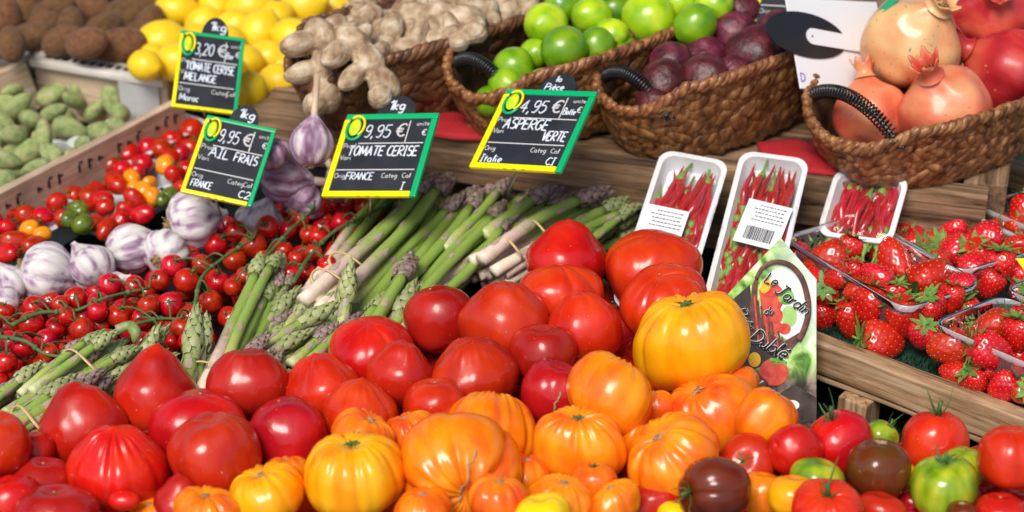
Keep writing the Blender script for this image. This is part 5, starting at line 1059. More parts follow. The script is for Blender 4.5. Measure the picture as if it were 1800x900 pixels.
def sign(TL, TR_, BL, D, dv, label, price, lines, tab, foot, prong=None, unit='', full=True, seed=0):
    M, W, Hh = rect_frame(TL, TR_, BL, D, dv); bot = M @ Vector((0, -Hh / 2, 0))
    r = root('price_sign', bot, label, 'price sign', 'black price signs with green and yellow frames', M=Matrix.Translation(bot)); hw, hh = W / 2, Hh / 2; fw = W * .062
    def part(nm, fn, ms, sm=False, par=None):
        mb = MB(); fn(mb); me = mb.mesh(nm, [MAT[m] for m in ms], sm); return link(nm, me, M, par or r)
    bd = part('board', lambda mb: mb.box((0, 0, 0), (W - fw, Hh - fw, .0024)), ['board_black'])
    part('green_edge', lambda mb: (mb.box((0, hh - fw / 2, 0), (W, fw, .005), bev=.0012), mb.box((hh * 0 + hw - fw / 2, -fw * .5, 0), (fw, Hh - fw - .0004, .005), bev=.0012)), ['frame_green'])
    part('yellow_edge', lambda mb: (mb.box((-hw + fw * .4, -fw * .5, .0002), (fw, Hh - fw - .0004, .005), bev=.0012), mb.box((-fw * .5, -hh + fw / 2, .0004), (W - fw - .0006, fw, .005), bev=.0012)), ['frame_yellow'])
    def logo(mb):
        c = (-hw + W * .145, hh - Hh * .16)
        mb.tube([(c[0] + a, c[1] + b, .0032) for a, b in arc(0, 0, W * .092, Hh * .125, 130, -60, 16)], .0016, 6, mi=0)
        mb.tube([(c[0] + a, c[1] + b, .0030) for a, b in arc(0, -Hh * .02, W * .095, Hh * .14, 150, 330, 14)], .0018, 6, mi=2)
        mb.ell(Matrix.Translation((c[0] - W * .01, c[1] - Hh * .01, .0030)) @ Matrix.Diagonal((W * .066, Hh * .105, .0014, 1)), 20, 6, mi=1)
        mb.ell(Matrix.Translation((c[0] - W * .0, c[1] + Hh * .02, .0036)) @ Matrix.Diagonal((W * .035, Hh * .05, .0012, 1)), 16, 6, mi=0)
    part('logo', logo, ['logo_yellow', 'logo_lime', 'frame_green'], True)
    def rules(mb):
        mb.box((W * .07, hh - Hh * .36, .0016), (W * .70, .0012, .0006)); mb.box((-W * .01, hh - Hh * .68, .0016), (W * .84, .0012, .0006)); mb.box((W * .22, hh - Hh * .22, .0016), (.0012, Hh * .26, .0006))
        for tx, x, y in (('Prod', -.43, .40), ('Vari', -.43, .54), ('Orig', -.43, .76), ('Categ', .08, .76), ('Cal', .30, .76)): write(mb, tx, W * x, hh - Hh * y - .002, Hh * .055, .00042, .0018, 0, 0, .02, 1.0, 1)
        write(mb, '€', W * .10, hh - Hh * .28, Hh * .15, .0012, .0019, .05, 0, 0); write(mb, '€', W * .38, hh - Hh * .27, Hh * .07, .0007, .0019, 0, 0, 0); write(mb, 'unite', W * .30, hh - Hh * .15, Hh * .05, .0004, .0018, 0, 0, 0)
    me = part('printed_text', rules, ['print_white'], par=bd)
    def hw_(tx, x, y, hgt, rr, mw, sd_, sl=.08):
        if tx: part('handwriting', lambda mb: write(mb, tx, W * x, hh - Hh * y, Hh * hgt, rr, .0021, sl, -.01, .13, 1.0, sd_, W * mw), ['chalk'], True, bd)
    hw_(price, -.25, .29, .15, .00085, .30, seed, .1); hw_(unit, .24, .30, .08, .0007, .14, seed)
    for tx, x, y, hgt in lines: hw_(tx, x, y, hgt, .0010, .40 - x if x > 0 else (.76 if len(tx) > 8 else .50), seed + 3)
    for tx, x, y in foot: hw_(tx, x, y, .085, .0008, .3, seed + 5)
    if tab:
        tx, tw = tab; tc = Vector((W * tx, hh, -.0030)); rx, ry = W * .21, Hh * .25
        def tabm(mb):
            P = [(tc.x + a, tc.y + b) for a, b in arc(0, 0, rx, ry, 0, 180, 20)]; n = len(P)
            mb.add([(x, y, -.0045) for x, y in P] + [(x, y, -.0026) for x, y in P], [tuple(range(n - 1, -1, -1)), tuple(range(n, 2 * n))] + [(k, (k + 1) % n, n + (k + 1) % n, n + k) for k in range(n)])
        tbp = part('unit_tab', tabm, ['board_black'])
        def tt(mb):
            if isinstance(tw, str): write(mb, tw, tc.x - rx * .42, tc.y + ry * .28, ry * .46, .0011, -.0018, .12, 0, .06, .9, 1)
            else: write(mb, tw[0], tc.x - rx * .2, tc.y + ry * .55, ry * .28, .0007, -.0018, .1, 0, .06, .8, 1); write(mb, tw[1], tc.x - rx * .62, tc.y + ry * .12, ry * .32, .0008, -.0018, .1, 0, .06, .8, 1)
        part('handwriting', tt, ['chalk'], True, tbp)
    def prg(mb):
        top = M @ Vector((0, -hh * .55, -.004)); b = M @ Vector((0, -hh, -.004)); tgt = at(*prong, .03) if prong else b + Vector((-.02, 0, -.08))
        Mi = M.inverted(); mb.tube([Mi @ top, Mi @ b, Mi @ (b.lerp(tgt, .5)), Mi @ tgt], .0016, 6)
    part('prong', prg, ['steel'], True)
    def clips(mb):
        for k in (-.1, 0, .1): mb.box((W * k, -hh + fw * .15, .0034), (W * .035, fw * .35, .0012))
    part('clip', clips, ['frame_yellow'])
sign((318, 54), (431, 69), (312, 190), 2.40, -.05, 'price sign for mixed cherry tomatoes, standing furthest left before the lemons', '3,20', [('TOMATE CERISE', -.36, .50, .105), ('MELANGE', -.36, .635, .095)], (.03, '1kg'), [('Maroc', -.40, .90)], (380, 240), 'Barq', seed=1)
sign((365, 203), (487, 229), (330, 341), 2.26, -.05, 'price sign for garlic reading AIL FRAIS, in front of and below the furthest left sign', '9,95', [('AIL', -.30, .50, .12), ('FRAIS', .06, .50, .11)], (.0, '1kg'), [('FRANCE', -.40, .90), ('C2', .28, .92)], (395, 400), seed=2)
sign((612, 203), (773, 200), (575, 347), 2.24, -.055, 'price sign for cherry tomatoes reading TOMATE CERISE, second from the right', '9,95', [('TOMATE CERISE', -.36, .51, .115)], (.01, '1kg'), [('FRANCE', -.30, .80), ('I', .32, .92)], (650, 400), seed=3)
sign((893, 158), (1051, 163), (832, 296), 2.20, -.055, 'price sign for green asparagus reading ASPERGE VERTE, beside the passion fruit basket', '4,95', [('ASPERGE', -.34, .50, .125), ('VERTE', .14, .63, .115)], (.02, ('la', 'Pièce')), [('Italie', -.42, .92), ('CI', .30, .92)], (885, 362), 'Botte', seed=4)
sign((1350, -85), (1480, -80), (1322, 55), 2.40, -.04, 'price sign cut by the top edge, its yellow corner showing behind the passion fruit', '', [], None, [], (1360, 130), seed=5)
# white back of a sign with its black disc
M, W, Hh = rect_frame((1380, -4), (1540, 4), (1396, 156), 2.33, -.02)
r = root('white_sign', M @ Vector((0, -Hh / 2, 0)), 'white sign back with a black disc and white strap beside the topmost pomegranate', 'price sign')
mb = MB(); mb.box((0, 0, 0), (W, Hh, .002), bev=.0006); link('plate', mb.mesh('plate', MAT['white_enamel'], False), M, r)
mb = MB(); P_ = [(-W * .36 + a, Hh * .03 + b) for a, b in arc(0, 0, W * .42, Hh * .25, 0, 350, 35)]; n = len(P_)
mb.add([(x, y, .0014) for x, y in P_] + [(x, y, .0030) for x, y in P_], [tuple(range(n - 1, -1, -1)), tuple(range(n, 2 * n))] + [(k, (k + 1) % n, n + (k + 1) % n, n + k) for k in range(n)]); link('disc', mb.mesh('disc', MAT['black_plastic'], False), M @ Matrix.Rotation(-.12, 4, 'Z'), r)
mb = MB(); P_ = arc(-W * .30, Hh * .03, Hh * .09, Hh * .09, 90, 270, 14) + [(W * .52, -Hh * .06), (W * .52, Hh * .10)]; n = len(P_)
mb.add([(x, y, .0033) for x, y in P_] + [(x, y, .0046) for x, y in P_], [tuple(range(n - 1, -1, -1)), tuple(range(n, 2 * n))] + [(k, (k + 1) % n, n + (k + 1) % n, n + k) for k in range(n)])
mb.ell(Matrix.Translation((-W * .31, Hh * .03, .0047)) @ Matrix.Diagonal((.0014, .0014, .0003, 1)), 10, 4, mi=1)
link('strap', mb.mesh('strap', [MAT['white_enamel'], MAT['ink']], False), M @ Matrix.Rotation(-.10, 4, 'Z'), r)
mb = MB(); write(mb, 'D', -W * .48, -Hh * .42, Hh * .09, .0006, .0014, 0, 0, .1); link('pen_mark', mb.mesh('pen_mark', MAT['purple_ink']), M, r)

# ---------------------------------------------------------------- chilli packs
def chilli_mesh(seed, L=1.0):
    r2 = random.Random(seed); c1 = r2.uniform(-.10, .10); c2 = r2.uniform(-.05, .05); n = 16; pts = []; rad = []
    for k in range(n + 1):
        t = k / n; pts.append((c1 * math.sin(PI * t) + c2 * math.sin(2 * PI * t), .05 * t * t * c2 * 8, L * t)); rad.append(.058 * (1 - t ** 2.2) ** .8 * (.82 + .18 * math.sin(PI * min(1, t * 2))) * (1 + .06 * math.sin(t * 23 + seed)) + .003)
    mb = MB(); mb.tube(pts, rad, 10); body = mb.mesh('chilli', MAT['chilli'])
    mb = MB(); mb.tube([(0, 0, .05), (0, 0, .0), (0, 0, -.05), (.02 * r2.uniform(-1, 1), 0, -.14), (.06 * r2.uniform(-1, 1), .02, -.34)], [.060, .068, .046, .020, .017], 8)
    return body, mb.mesh('stalk', MAT['chilli_stem'])
CHM = [chilli_mesh(s) for s in range(5)]
FOAM = {}
def chilli_pack(TL, TR_, BL, D, dv, label, seed, sticker, n=24):
    M, W, Hh = rect_frame(TL, TR_, BL, D, dv); dp = .022
    r = root('chilli_pack', M @ Vector((0, -Hh / 2, -dp)), label, 'chilli pack', 'film wrapped packs of red chillies', M=M @ Matrix.Translation((0, 0, -dp)))
    MT = M @ Matrix.Translation((0, 0, -dp)); link('foam_tray', tray_mesh(W, Hh, dp, .009, .0028, .003, .014, 'foam', 'foam_tray'), MT, r)
    r2 = random.Random(seed)
    Lc = .072; rows_ = max(3, round((Hh - .02) / .026)); cols_ = max(6, int((W - .018) / .0056))
    for ro in range(rows_):
        for co in range(cols_):
            L = Lc * r2.uniform(.85, 1.15); x = (-.5 + (co + .5) / cols_) * (W - .019) + r2.uniform(-.002, .002)
            yb = -Hh / 2 + .020 + (Hh - .032 - L) * ro / max(1, rows_ - 1) + r2.uniform(-.006, .004); a = r2.uniform(-.16, .16) + (.10 if co < cols_ - 2 else -.05)
            if (co + 2 * ro) % 7 == 3: a += PI; yb += L * .8
            lim_ = W / 2 - .009
            ex_ = x + math.sin(a) * L
            if abs(ex_) > lim_: x -= ex_ - math.copysign(lim_, ex_)
            mm = M @ Matrix.Translation((x, yb, -.0155 + .0085 * (ro / max(1, rows_ - 1)) * .6 + .005 * ((co * .618) % 1))) @ Matrix.Rotation(-a, 4, 'Z') @ Matrix.Rotation(-PI / 2, 4, 'X') @ Matrix.Rotation(r2.uniform(0, 6), 4, 'Z') @ Matrix.Diagonal((L * 1.12, L * 1.12, L, 1))
            b, s = CHM[(ro * 3 + co) % 5]; o = link('chilli', b, mm, r); link('stalk', s, mm, o)
    mb = MB(); nx, ny = 26, 40
    vs = []
    for j in range(ny + 1):
        for i in range(nx + 1):
            u, v = i / nx - .5, j / ny - .5; e = max(0, 1 - (abs(u) * 2) ** 8) * max(0, 1 - (abs(v) * 2) ** 10)
            q = Vector((u * 7 + seed, v * 12, 0)); vs.append((u * W * 1.004, v * Hh * 1.004, 0.0016 + e * (.0050 + .0016 * noise.noise(q) + .0012 * noise.noise(Vector((u * 30 + v * 9, v * 6, 3))))))
    mb.add(vs, [(j * (nx + 1) + i, j * (nx + 1) + i + 1, (j + 1) * (nx + 1) + i + 1, (j + 1) * (nx + 1) + i) for j in range(ny) for i in range(nx)]); link('film', mb.mesh('film', MAT['film']), M, r)
    if sticker:
        sx, sy, sw, sh, rot = sticker; MS = M @ Matrix.Translation((sx * W, sy * Hh, .0078)) @ Matrix.Rotation(rot, 4, 'Z')
        mb = MB(); mb.box((0, 0, 0), (sw, sh, .0005)); s = link('sticker', mb.mesh('sticker', MAT['sticker'], False), MS, r)
        mb = MB(); r4 = random.Random(2); x = -sw * .32
        while x < sw * .30:
            wd = r4.choice((.0006, .0009, .0014)); mb.box((x + wd / 2, -sh * .24, .0005), (wd, sh * .30, .0003)); x += wd + r4.choice((.0005, .0008))
        link('barcode', mb.mesh('barcode', MAT['ink'], False), MS, s)
        mb = MB()
        for li in range(5):     # upside-down small print
            x = -sw * .40 + r4.uniform(0, .01)
            while x < sw * .36:
                wd = r4.uniform(.001, .0042); mb.box((x + wd / 2, sh * (.40 - .085 * li) , .0004), (wd, sh * .022, .0003)); x += wd + .0011
        link('small_print', mb.mesh('small_print', MAT['ink'], False), MS, s)
chilli_pack((1163, 262), (1283, 284), (1068, 535), 2.21, -.11, 'film wrapped pack of red chillies leftmost of the three, above the huge scarlet tomato', 1, (-.14, -.02, .050, .060, -.02), 44)
chilli_pack((1303, 264), (1424, 280), (1215, 560), 2.19, -.11, 'longest film wrapped pack of red chillies, in the middle of the three', 2, (.08, .06, .050, .058, -.12), 50)
chilli_pack((1470, 295), (1600, 311), (1430, 412), 2.235, -.04, 'film wrapped pack of red chillies furthest right, behind the strawberry punnets', 3, None, 20)

# ---------------------------------------------------------------- strawberry crate and punnets
scr = root('strawberry_crate', at(1600, 640, -.04), 'brown wooden crate with a thick front rail carrying the strawberry punnets', 'crate')
s0, s1 = at(1340, 556, .068), at(1900, 765, .068); sdir = (s1 - s0).normalized(); sn = Vector((-sdir.y, sdir.x, 0))
plank('front_rail', s0, s1, .022, .038, 'wood_crate', scr, sub=60, seed=3)
plank('front_rail', s0 + Vector((0, 0, -.041)) + sn * .004, s1 + Vector((0, 0, -.041)) + sn * .004, .026, .006, 'wood_crate', scr, sub=40, seed=7)
for k in range(6):
    t = s0.lerp(s1, .02 + .19 * k) + Vector((0, 0, -.028)); plank('floor_slat', t + sn * .012, t + sn * .50, .07, .008, 'wood_crate', scr)
pp = s0.lerp(s1, .36); plank('post', at(1512, 695, .02) + Vector((0, 0, .001)), at(1512, 695, .02) + Vector((0, 0, -.0635)), .034, .034, 'wood_crate', scr, up=sn, top=False)
pp2 = s0.lerp(s1, .9) + sn * .03; plank('post', pp2 + Vector((0, 0, -.047)), pp2 + Vector((0, 0, -.110)), .034, .034, 'wood_crate', scr, up=sn, top=False)
plank('back_rail', s0 + sn * .5, s1 + sn * .5, .02, .038, 'wood_crate', scr, sub=30)
mbm = MB(); fl = [s0 + sn * .013, s1 + sn * .013, s1 + sn * .48, s0 + sn * .48]
mbm.add([p + Vector((0, 0, -.0262)) for p in fl] + [p + Vector((0, 0, -.0242)) for p in fl], [(3, 2, 1, 0), (4, 5, 6, 7), (0, 1, 5, 4), (1, 2, 6, 5), (2, 3, 7, 6), (3, 0, 4, 7)])
r2 = random.Random(9)
for i in range(3500):
    p = s0 + sdir * r2.uniform(.02, .4) + sn * r2.uniform(.013, .06) + Vector((0, 0, -.0242)); an = r2.uniform(0, 6.28); l = r2.uniform(.004, .010); d = Vector((math.cos(an), math.sin(an), 0)); s = Vector((-d.y, d.x, 0)) * .0009
    mbm.add([p - s, p + s, p + d * l * .6 + Vector((0, 0, l))], [(0, 1, 2)])
tag(link('turf_mat', mbm.mesh('turf_mat', MAT['turf'], False)), 'green artificial turf lining under the strawberry punnets', 'grass mat', kind='stuff')
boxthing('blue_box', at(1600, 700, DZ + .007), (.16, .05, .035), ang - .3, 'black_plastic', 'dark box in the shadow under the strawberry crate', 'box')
def punnet(L, Fp, Rp, Bp, label, zr=.112, zb=.045):
    P = [at(*p, zr) for p in (L, Fp, Rp, Bp)]; c = sum(P, Vector()) / 4
    def ring(sc_, z, cr=.22, n=6, off=0):
        out = []
        Q = [c + (p - c) * sc_ for p in P]
        for i in range(4):
            p, a, b = Q[i], Q[i - 1], Q[(i + 1) % 4]; d1 = (a - p); d2 = (b - p); q0 = p + d1.normalized() * .020; q1 = p + d2.normalized() * .020
            for k in range(n + 1):
                t = k / n; v = q0 * (1 - t) ** 2 + p * 2 * t * (1 - t) + q1 * t * t; out.append(Vector((v.x, v.y, z)))
            for k in range(1, 12):      # along the straight side
                nq = Q[(i + 1) % 4]; nx_ = (p - nq).normalized(); e = nq + nx_ * .020; v = q1.lerp(e, k / 12); out.append(Vector((v.x, v.y, z)))
        return out
    r = root('strawberry_punnet', Vector((c.x, c.y, zb)), label, 'punnet', 'clear plastic punnets of strawberries')
    r0 = ring(.80, zb); n = len(r0); wav = lambda R_, a: [c.lerp(v, 1 + a * (1 if k % 2 else -1)) * 1 + Vector((0, 0, v.z - c.lerp(v, 1 + a * (1 if k % 2 else -1)).z)) for k, v in enumerate(R_)]
    rings = [r0, wav(ring(.83, zb + .012), .006), wav(ring(.93, zr - .012), .006), ring(.955, zr - .004)]; vs = sum(rings, []); fs = [(i * n + k, i * n + (k + 1) % n, (i + 1) * n + (k + 1) % n, (i + 1) * n + k) for i in range(3) for k in range(n)] + [tuple(range(n))]
    mb = MB(); mb.add(vs, fs); link('tray', mb.mesh('tray', MAT['clear_plastic'], False), Matrix(), r)
    rings = [ring(.955, zr - .004), ring(.965, zr + .001), ring(.99, zr + .0022), ring(1.01, zr + .0005), ring(1.015, zr - .005)]; vs = sum(rings, []); fs = [(i * n + k, i * n + (k + 1) % n, (i + 1) * n + (k + 1) % n, (i + 1) * n + k) for i in range(4) for k in range(n)]
    mb = MB(); mb.add(vs, fs); link('rim', mb.mesh('rim', MAT['clear_rim']), Matrix(), r)
punnet((1374, 416), (1590, 546), (1728, 500), (1512, 376), 'clear punnet of strawberries nearest the garden leaflet')
punnet((1500, 382), (1690, 480), (1835, 436), (1645, 346), 'clear punnet of strawberries behind the nearest one, below the pomegranate basket')
punnet((1636, 568), (1850, 660), (1975, 605), (1760, 520), 'clear punnet of strawberries in front at the right edge, on the crate rail')
punnet((1712, 360), (1880, 430), (1990, 390), (1830, 328), 'clear punnet of strawberries in the far right corner behind the others')
punnet((1762, 508), (1900, 566), (2030, 520), (1892, 466), 'clear punnet of strawberries wedged at the right edge between the front and the rear ones')
def berry_mesh(seed):
    r2 = random.Random(seed); el = r2.uniform(.92, 1.12); sh = r2.uniform(.8, 1.05); seeds = []
    def P(t, p):
        s, c_ = math.sin(t), math.cos(t); tt = t / PI; r = (s ** .85) * (1 - .50 * sh * tt ** 1.3) * (1 + .05 * math.cos(3 * p + seed) + .04 * math.cos(2 * p + 2 * seed)); z = .80 * el * c_ if c_ > 0 else .80 * el * c_ * 1.35
        z -= .14 * math.exp(-(s / .3) ** 2) if c_ > 0 else 0
        return Vector((r * math.cos(p), r * math.sin(p) * .93, z + .15))
    N_ = 112
    for k in range(N_):
        c_ = 1 - 2 * (k + .5) / N_
        if c_ > .86: continue
        seeds.append(P(math.acos(c_), k * 2.39996))
    sa = np.array([list(s) for s in seeds])
    def fn(t, p):
        v = P(t, p); d2 = ((sa - np.array(v)) ** 2).sum(1).min(); k = 1 - .055 * math.exp(-d2 / .0045); return (v.x * k, v.y * k, v.z * k)
    me = surf(fn, 72, 48, 'strawberry', [MAT['straw_flesh'], MAT['straw_seed']]); mb = MB(); mb.v = [tuple(v.co) for v in me.vertices]; mb.f = [tuple(f.vertices) for f in me.polygons]; mb.m = [0] * len(mb.f)
    for s in seeds:
        nrm = Vector((s.x, s.y, (s.z - .1) * .7)).normalized(); mb.ell(basis(nrm, s * .965) @ Matrix.Diagonal((.020, .020, .022, 1)) if False else Matrix.Translation(s * .962) @ nrm.to_track_quat('Z', 'Y').to_matrix().to_4x4() @ Matrix.Diagonal((.020, .033, .017, 1)), 6, 4, mi=1)
    return mb.mesh('strawberry', [MAT['straw_flesh'], MAT['straw_seed']])
BM = [berry_mesh(s) for s in range(1, 6)]
def berry_calyx(seed):
    r2 = random.Random(seed); mb = MB()
    for k in range(11):
        a = 2 * PI * k / 11 + r2.uniform(-.2, .2); L = r2.uniform(.65, 1.05); cu = r2.uniform(-.15, .65); vs = []
        for i in range(7):
            t = i / 6; wd = .17 * math.sin(PI * min(1, .15 + .85 * t)) ** .8; d = L * t; z = .80 + .06 + cu * t * t * .6 - .10 * t * t
            for j in (-1, 0, 1): vs.append((math.cos(a) * d - math.sin(a) * j * wd, math.sin(a) * d + math.cos(a) * j * wd, z + (.0 if j else -.04)))
        mb.add(vs, [(i * 3 + j, i * 3 + j + 1, i * 3 + j + 4, i * 3 + j + 3) for i in range(6) for j in range(2)])
    mb.tube([(0, 0, .82), (.02, 0, 1.0), (.08, 0, 1.15)], [.06, .05, .05], 7); return mb.mesh('leafy_cap', MAT['straw_leaf'])
BC = [berry_calyx(s) for s in (1, 2, 3)]
BL_ = {'strawberry in the clear punnet nearest the garden leaflet': [
    (1408, 450, 46, (-.9, .3, .2)), (1453, 457, 62, (.9, .3, .1)), (1493, 440, 46, (.4, .9, .2)), (1533, 424, 54, (.6, -.6, -.1)), (1500, 482, 44, (.1, 1, .2)), (1572, 458, 62, (.3, -.9, .1), 1.3), (1542, 486, 48, (.8, -.6, .2)), (1636, 492, 84, (-.8, -.5, .3)), (1527, 536, 62, (.3, .9, .1)), (1590, 558, 64, (-.3, .9, .3)), (1452, 515, 52, (-.3, .35, .9)), (1494, 562, 56, (-.2, .9, .2)), (1550, 600, 72, (-.9, .1, .1)), (1622, 590, 50, (.1, .6, .6)), (1673, 525, 46, (.2, .9, .2)), (1575, 520, 46, (0, 1, .3)), (1510, 510, 44), (1605, 430, 50), (1690, 500, 44), (1560, 420, 44), (1430, 490, 44), (1470, 490, 42), (1445, 560, 46, (.6, .8, 0)), (1640, 540, 50)],
    'strawberry in the clear punnet behind, below the pomegranate basket': [(1675, 404, 50, (.9, .3, .1)), (1755, 402, 42, (.8, .5, .2)), (1728, 423, 64, (.9, .3, .1)), (1678, 438, 58, (.5, -.2, .9)), (1722, 447, 50), (1640, 430, 46), (1790, 432, 50), (1755, 470, 60, (.1, .9, .2)), (1710, 470, 52), (1615, 420, 42), (1590, 405, 42), (1785, 480, 46), (1740, 500, 50), (1650, 460, 46), (1820, 450, 50)],
    'strawberry in the clear punnet at the right edge on the crate rail': [(1706, 552, 52, (-.5, .8, .2)), (1742, 577, 62, (.9, .4, .1)), (1694, 578, 52), (1666, 610, 66, (.9, .1, .1)), (1742, 618, 66, (-.9, .3, .1)), (1790, 588, 56, (0, 1, .2)), (1790, 642, 60, (.3, .9, .2)), (1712, 672, 52, (-.5, .7, .4)), (1765, 682, 54, (.7, .6, .3)), (1800, 560, 46, (-.2, .9, .2)), (1675, 655, 46, (.8, -.2, .3)), (1720, 640, 50), (1840, 620, 56), (1840, 670, 56), (1860, 590, 50), (1800, 690, 50), (1740, 650, 46)],
    'strawberry in the clear punnet in the far right corner': [(1797, 378, 50, (.3, .9, 0), 1.3), (1780, 400, 44), (1840, 395, 50), (1860, 370, 50), (1820, 360, 44)],
    'strawberry in the clear punnet wedged at the right edge': [(1795, 520, 44), (1840, 530, 50), (1880, 520, 50), (1830, 500, 46)]}
PUN = [((1374, 416), (1590, 546), (1728, 500)), ((1500, 382), (1690, 480), (1835, 436)), ((1636, 568), (1850, 660), (1975, 605)), ((1712, 360), (1880, 430), (1990, 390)), ((1762, 508), (1900, 566), (2030, 520))]
for lab, pts in BL_.items():
    zz = .098
    pts = [(p[0], p[1], p[2] * 1.24) + tuple(p[3:]) for p in pts]
    it_ = [[p[0], p[1], p[2] / 2 * .98, depth(p[0], p[1], zz - (.02 if (p[0] < 1660 and p[1] > 540) or p[1] > 630 else 0))] for p in pts]; relax(it_, 50, .03, .9)
    Lq, Fq, Rq = PUN[list(BL_).index(lab)]
    for q in it_:
        a_, b_ = (Lq, Fq) if q[0] < Fq[0] else (Fq, Rq); t_ = (q[0] - a_[0]) / (b_[0] - a_[0]); yl = a_[1] + t_ * (b_[1] - a_[1])
        need = depth(q[0], yl, .112) + q[2] / F * 2.0 * .75
        if q[3] < need and q[1] > yl - 25: q[3] = need
    for i, (p, q) in enumerate(zip(pts, it_)):
        R = p[2] / 2 * q[3] / F * 1.05; a = camdir(p[3]) if len(p) > 3 else Vector((rnd.uniform(-1, 1), rnd.uniform(-1, .4), rnd.uniform(-.3, 1))); st = p[4] if len(p) > 4 else 1
        M = basis(a, PD(p[0], p[1], q[3]), rnd.uniform(0, 6), (R, R, R * st)); o = tag(link('strawberry', BM[i % 5], M), lab, 'strawberry', 'strawberries: ' + lab); link('leafy_cap', BC[i % 3], M, o)

# ---------------------------------------------------------------- garden leaflet
DL = 2.075
LX, LY, LC = RT.copy(), UP.copy(), PD(1360, 600, DL)
ML = Matrix((RT, UP, -FW)).transposed().to_4x4(); ML.translation = LC
def lp_(px, py): return ((px - 1360) * DL / F, (600 - py) * DL / F)
lf = root('garden_leaflet', PD(1360, 800, DL), 'pointed printed card showing a basket of tomatoes, standing between tomatoes and strawberry crate', 'leaflet')
def slab(mb, pts, z0, z1, mi=0):
    P = [lp_(*p) for p in pts]; n = len(P); mb.add([(x, y, z0) for x, y in P] + [(x, y, z1) for x, y in P], [tuple(range(n)), tuple(range(2 * n - 1, n - 1, -1))] + [(k, n + k, n + (k + 1) % n, (k + 1) % n) for k in range(n)], mi)
def lmat():
    m, nt, b = nodes('leaflet_print'); N = nt.nodes; L = nt.links; tc = N.new('ShaderNodeTexCoord'); n = N.new('ShaderNodeTexNoise'); n.inputs['Scale'].default_value = 38; n.inputs['Detail'].default_value = 5; n.inputs['Distortion'].default_value = 1.2
    L.new(tc.outputs['Object'], n.inputs['Vector']); sx = N.new('ShaderNodeSeparateXYZ'); L.new(tc.outputs['Object'], sx.inputs[0])
    r = N.new('ShaderNodeValToRGB'); L.new(n.outputs[0], r.inputs[0]); cs = [(.34, (.04, .12, .01)), (.44, (.18, .42, .05)), (.54, (.45, .70, .18)), (.64, (.75, .85, .6))]
    while len(r.color_ramp.elements) < 4: r.color_ramp.elements.new(.5)
    for i, (p, c) in enumerate(cs): r.color_ramp.elements[i].position = p; r.color_ramp.elements[i].color = (*c, 1)
    # printed pale glow to the right of the picture, brown soil at its foot
    a = N.new('ShaderNodeMath'); a.operation = 'MULTIPLY_ADD'; a.inputs[1].default_value = 16; a.inputs[2].default_value = .2; L.new(sx.outputs[0], a.inputs[0]); a.use_clamp = True
    b2 = N.new('ShaderNodeMath'); b2.operation = 'MULTIPLY_ADD'; b2.inputs[1].default_value = 22; b2.inputs[2].default_value = .35; L.new(sx.outputs[1], b2.inputs[0]); b2.use_clamp = True
    ab = N.new('ShaderNodeMath'); ab.operation = 'MULTIPLY'; L.new(a.outputs[0], ab.inputs[0]); L.new(b2.outputs[0], ab.inputs[1])
    m1 = N.new('ShaderNodeMix'); m1.data_type = 'RGBA'; L.new(ab.outputs[0], m1.inputs[0]); L.new(r.outputs[0], m1.inputs[6]); m1.inputs[7].default_value = (.78, .84, .80, 1)
    c3 = N.new('ShaderNodeMath'); c3.operation = 'MULTIPLY_ADD'; c3.inputs[1].default_value = -45; c3.inputs[2].default_value = -1.0; L.new(sx.outputs[1], c3.inputs[0]); c3.use_clamp = True
    r5 = N.new('ShaderNodeValToRGB'); L.new(n.outputs[0], r5.inputs[0]); r5.color_ramp.elements[0].position = .42; r5.color_ramp.elements[0].color = (.03, .018, .015, 1); r5.color_ramp.elements[1].position = .6; r5.color_ramp.elements[1].color = (.30, .22, .18, 1)
    m2 = N.new('ShaderNodeMix'); m2.data_type = 'RGBA'; L.new(c3.outputs[0], m2.inputs[0]); L.new(m1.outputs[2], m2.inputs[6]); L.new(r5.outputs[0], m2.inputs[7]); L.new(m2.outputs[2], b.inputs['Base Color']); b.inputs['Roughness'].default_value = .35
lmat()
for nm, c, rr in (('print_basket', [(.07, .02, .015), (.20, .07, .05)], 90), ('print_dark', [(.02, .012, .012), (.07, .04, .035)], 60), ('print_red', [(.55, .02, .015), (.7, .12, .06)], 120), ('print_yellow', [(.9, .5, .01)], 10), ('print_green', [(.30, .55, .12), (.55, .72, .35)], 60), ('print_paper', [(.80, .86, .84)], 10), ('print_black', [(.012, .012, .012)], 10), ('print_leaf', [(.05, .25, .02), (.3, .6, .1)], 120), ('print_soil', [(.02, .015, .015), (.10, .07, .06)], 60)): mat(nm, c, rr, rough=.35)
mb = MB(); slab(mb, [(1372, 418), (1435, 491), (1435, 800), (1250, 800), (1250, 548)], 0, -.0016); link('card', mb.mesh('card', MAT['leaflet_print'], False), ML, lf)
def el_(cx, cy, rx, ry, n=24, rot=0): return [(cx + rx * math.cos(2 * PI * k / n) * math.cos(rot) - ry * math.sin(2 * PI * k / n) * math.sin(rot), cy + rx * math.cos(2 * PI * k / n) * math.sin(rot) + ry * math.sin(2 * PI * k / n) * math.cos(rot)) for k in range(n)]
art = MB(); Z = .0002
def lay(pts, mi):
    global Z; P = [lp_(*p) for p in pts]; art.add([(x, y, Z) for x, y in P], [tuple(range(len(P) - 1, -1, -1))] if sum((P[k][0] * P[(k + 1) % len(P)][1] - P[(k + 1) % len(P)][0] * P[k][1]) for k in range(len(P))) < 0 else [tuple(range(len(P)))], mi); Z += .00006
MI = {n_: k for k, n_ in enumerate(('print_basket', 'print_dark', 'print_red', 'print_yellow', 'print_green', 'print_paper', 'print_black', 'print_leaf', 'print_soil'))}
lay(el_(1383, 535, 36, 66, rot=-.25), MI['print_paper'])
